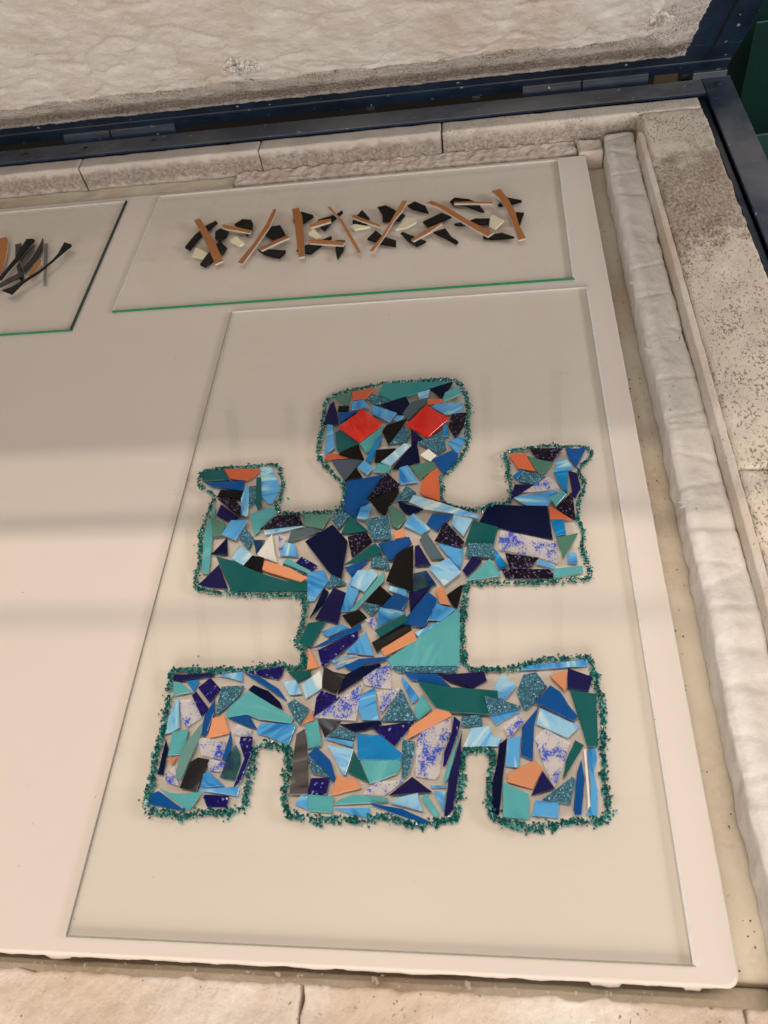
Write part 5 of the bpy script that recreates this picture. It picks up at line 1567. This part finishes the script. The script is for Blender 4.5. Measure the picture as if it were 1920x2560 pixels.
idx = 0
for ln in DATA.strip().split('\n'):
    code, lvl, tile, label, pp = ln.split('|')
    kind = 'band' if tile in ('bana', 'banb') else ('banc' if tile == 'banc' else 'figu')
    pts = [tuple(float(v) / 1000.0 for v in q.split(',')) for q in pp.split()]
    shard(code, int(lvl), kind, label, pts, idx)
    idx += 1

# ---------------------------------------------------------------- crushed green frit round the figure
def frit():
    pts = [Vector([float(v) / 1000.0 for v in q.split(',')]) for q in FRIT.split()]
    rnd = random.Random(21)
    n = len(pts)
    cx = sum(p.x for p in pts) / n
    per = {0: ([], []), 1: ([], []), 2: ([], [])}
    tot = 0
    for k in range(n):
        a, b = pts[k], pts[(k + 1) % n]
        d = b - a
        ln = d.length
        nr = Vector((d.y, -d.x)).normalized() if ln else Vector((0, 0))
        low = max(0.0, min(1.0, (0.42 - a.y) / 0.3))
        cnt = int(ln * (3500 + 500 * low)) + 1
        for i in range(cnt):
            q = a + d * rnd.random()
            clump = 0.55 + 1.5 * abs(noise.noise(Vector((q.x * 70, q.y * 70, 1.0))))
            if noise.noise(Vector((q.x * 110, q.y * 110, 5.0))) < -0.22 and rnd.random() < 0.6:
                continue
            w_ = (0.00165 + 0.0005 * low) * clump
            off = rnd.gauss(0, w_)
            if rnd.random() < 0.02:
                off = rnd.gauss(0, w_ * 2.2)
            q = q + nr * off
            r = rnd.uniform(0.0008, 0.0017) * (1.0 + 0.22 * low)
            if rnd.random() < 0.05:
                r *= 1.6
            h = max(0.0, 1 - abs(off) / 0.004)
            z = 0.0041 + r * 0.5 + rnd.random() * 0.0016 * h
            mk = 0 if rnd.random() < 0.50 else (1 if rnd.random() < 0.72 else 2)
            V, F = per[mk]
            bs = len(V)
            rot = Matrix.Rotation(rnd.uniform(0, 6.28), 3, 'Z') @ Matrix.Rotation(rnd.uniform(0, 6.28), 3, 'X')
            shape = [(1, 0, 0), (-0.5, 0.85, 0), (-0.5, -0.85, 0), (0.1, 0.1, 0.9), (-0.1, 0.0, -0.8)]
            for s in shape:
                v = rot @ Vector([c_ * r * rnd.uniform(0.7, 1.35) for c_ in s])
                V.append((q.x + v.x, q.y + v.y, max(0.00405, z + v.z)))
            for f in ((0, 1, 3), (1, 2, 3), (2, 0, 3), (1, 0, 4), (2, 1, 4), (0, 2, 4)):
                F.append(tuple(bs + t for t in f))
            tot += 1
    vs, fs, fm = [], [], []
    for mk, (V, F) in per.items():
        b = len(vs)
        vs += V
        fs += [tuple(b + t for t in f) for f in F]
        fm += [mk] * len(F)
    def fm_mat(name, col, clear):
        m, nt, out = mat(name)
        p = nt.nodes.new('ShaderNodeBsdfPrincipled')
        p.inputs['Roughness'].default_value = 0.12
        p.inputs['Base Color'].default_value = alb(*col)
        cm = clear_mix(nt, (0.45, 0.80, 0.72, 1), 0.08)
        mx = nt.nodes.new('ShaderNodeMixShader')
        mx.inputs[0].default_value = clear
        L(nt, p, 0, mx, 1)
        L(nt, cm, 0, mx, 2)
        L(nt, mx, 0, out, 0)
        return m
    mats = [fm_mat('frit_deep_green', (10, 76, 68), 0.15), fm_mat('frit_green', (42, 122, 110), 0.3), fm_mat('frit_pale', (110, 176, 164), 0.5)]
    me = mesh_from('crushed_glass_frit', vs, fs, mats, fm)
    link('crushed_glass_frit', me, None, kind='stuff')


frit()

# ---------------------------------------------------------------- behind the kiln, far right
def plank(name, x0, x1, y0, y1, z0, z1, mt, rot=0, loc=None, **kw):
    bm = bmesh.new()
    box_bm(bm, x0, x1, y0, y1, z0, z1)
    return bm_obj(name, bm, mt, None, bev=0.0015, **kw)


def stored(x0, x1, y, ztop, mt, label):
    bm = bmesh.new()
    box_bm(bm, 0, x1 - x0, 0, 0.006, 0, ztop + 0.75)
    bmesh.ops.recalc_face_normals(bm, faces=bm.faces)
    me = bpy.data.meshes.new('stored_glass_sheet')
    bm.to_mesh(me)
    bm.free()
    me.materials.append(mt)
    me.materials.append(STORED_EDGE)
    for p in me.polygons:
        p.material_index = 0 if abs(p.normal.y) > 0.5 else 1
    o = link('stored_glass_sheet', me, None, label, 'glass sheet', 'green glass sheets stored beside the kiln')
    o.location = (x0, y, -0.75)
    o.rotation_euler = (R(-4), 0, R(6))
    return o


STORED_PALE = edge_glass('stored_pale_glass', (54, 78, 68), 0.15, 0.08)
stored(0.835, 1.60, 1.62, 0.015, STORED, 'tallest dark green stored glass sheet behind the kiln corner')
stored(0.893, 1.70, 1.50, -0.01, STORED, 'dark green stored glass sheet in front of the tallest one, left edge bright green')
stored(0.85, 1.70, 1.36, -0.150, STORED_PALE, 'low pale green stored glass sheet nearest the kiln frame')
plank('wooden_box', 0.905, 1.25, 0.75, 1.08, -0.75, -0.06, WOOD, label='dark wooden box standing on the floor right of the kiln', cat='box')
plank('wooden_batten', 0.80, 1.75, 1.72, 1.75, -0.12, -0.09, WOOD, label='brown wooden batten lying behind the stored green glass sheets', cat='batten')
bm = bmesh.new()
bmesh.ops.create_grid(bm, x_segments=2, y_segments=2, size=6, matrix=Matrix.Translation((0, 2, -0.75)))
bm_obj('floor', bm, DARK, None, kind='structure')
# kiln body walls below the frame
for (a, b, c_, d) in ((-1.04, 0.76, 1.235, 1.2565), (0.745, 0.765, -0.28, 1.233), (-1.04, 0.743, -0.28, -0.26)):
    bm = bmesh.new()
    box_bm(bm, a, b, c_, d, -0.74, WT - 0.006)
    bm_obj('side_panel', bm, STEEL, kiln)
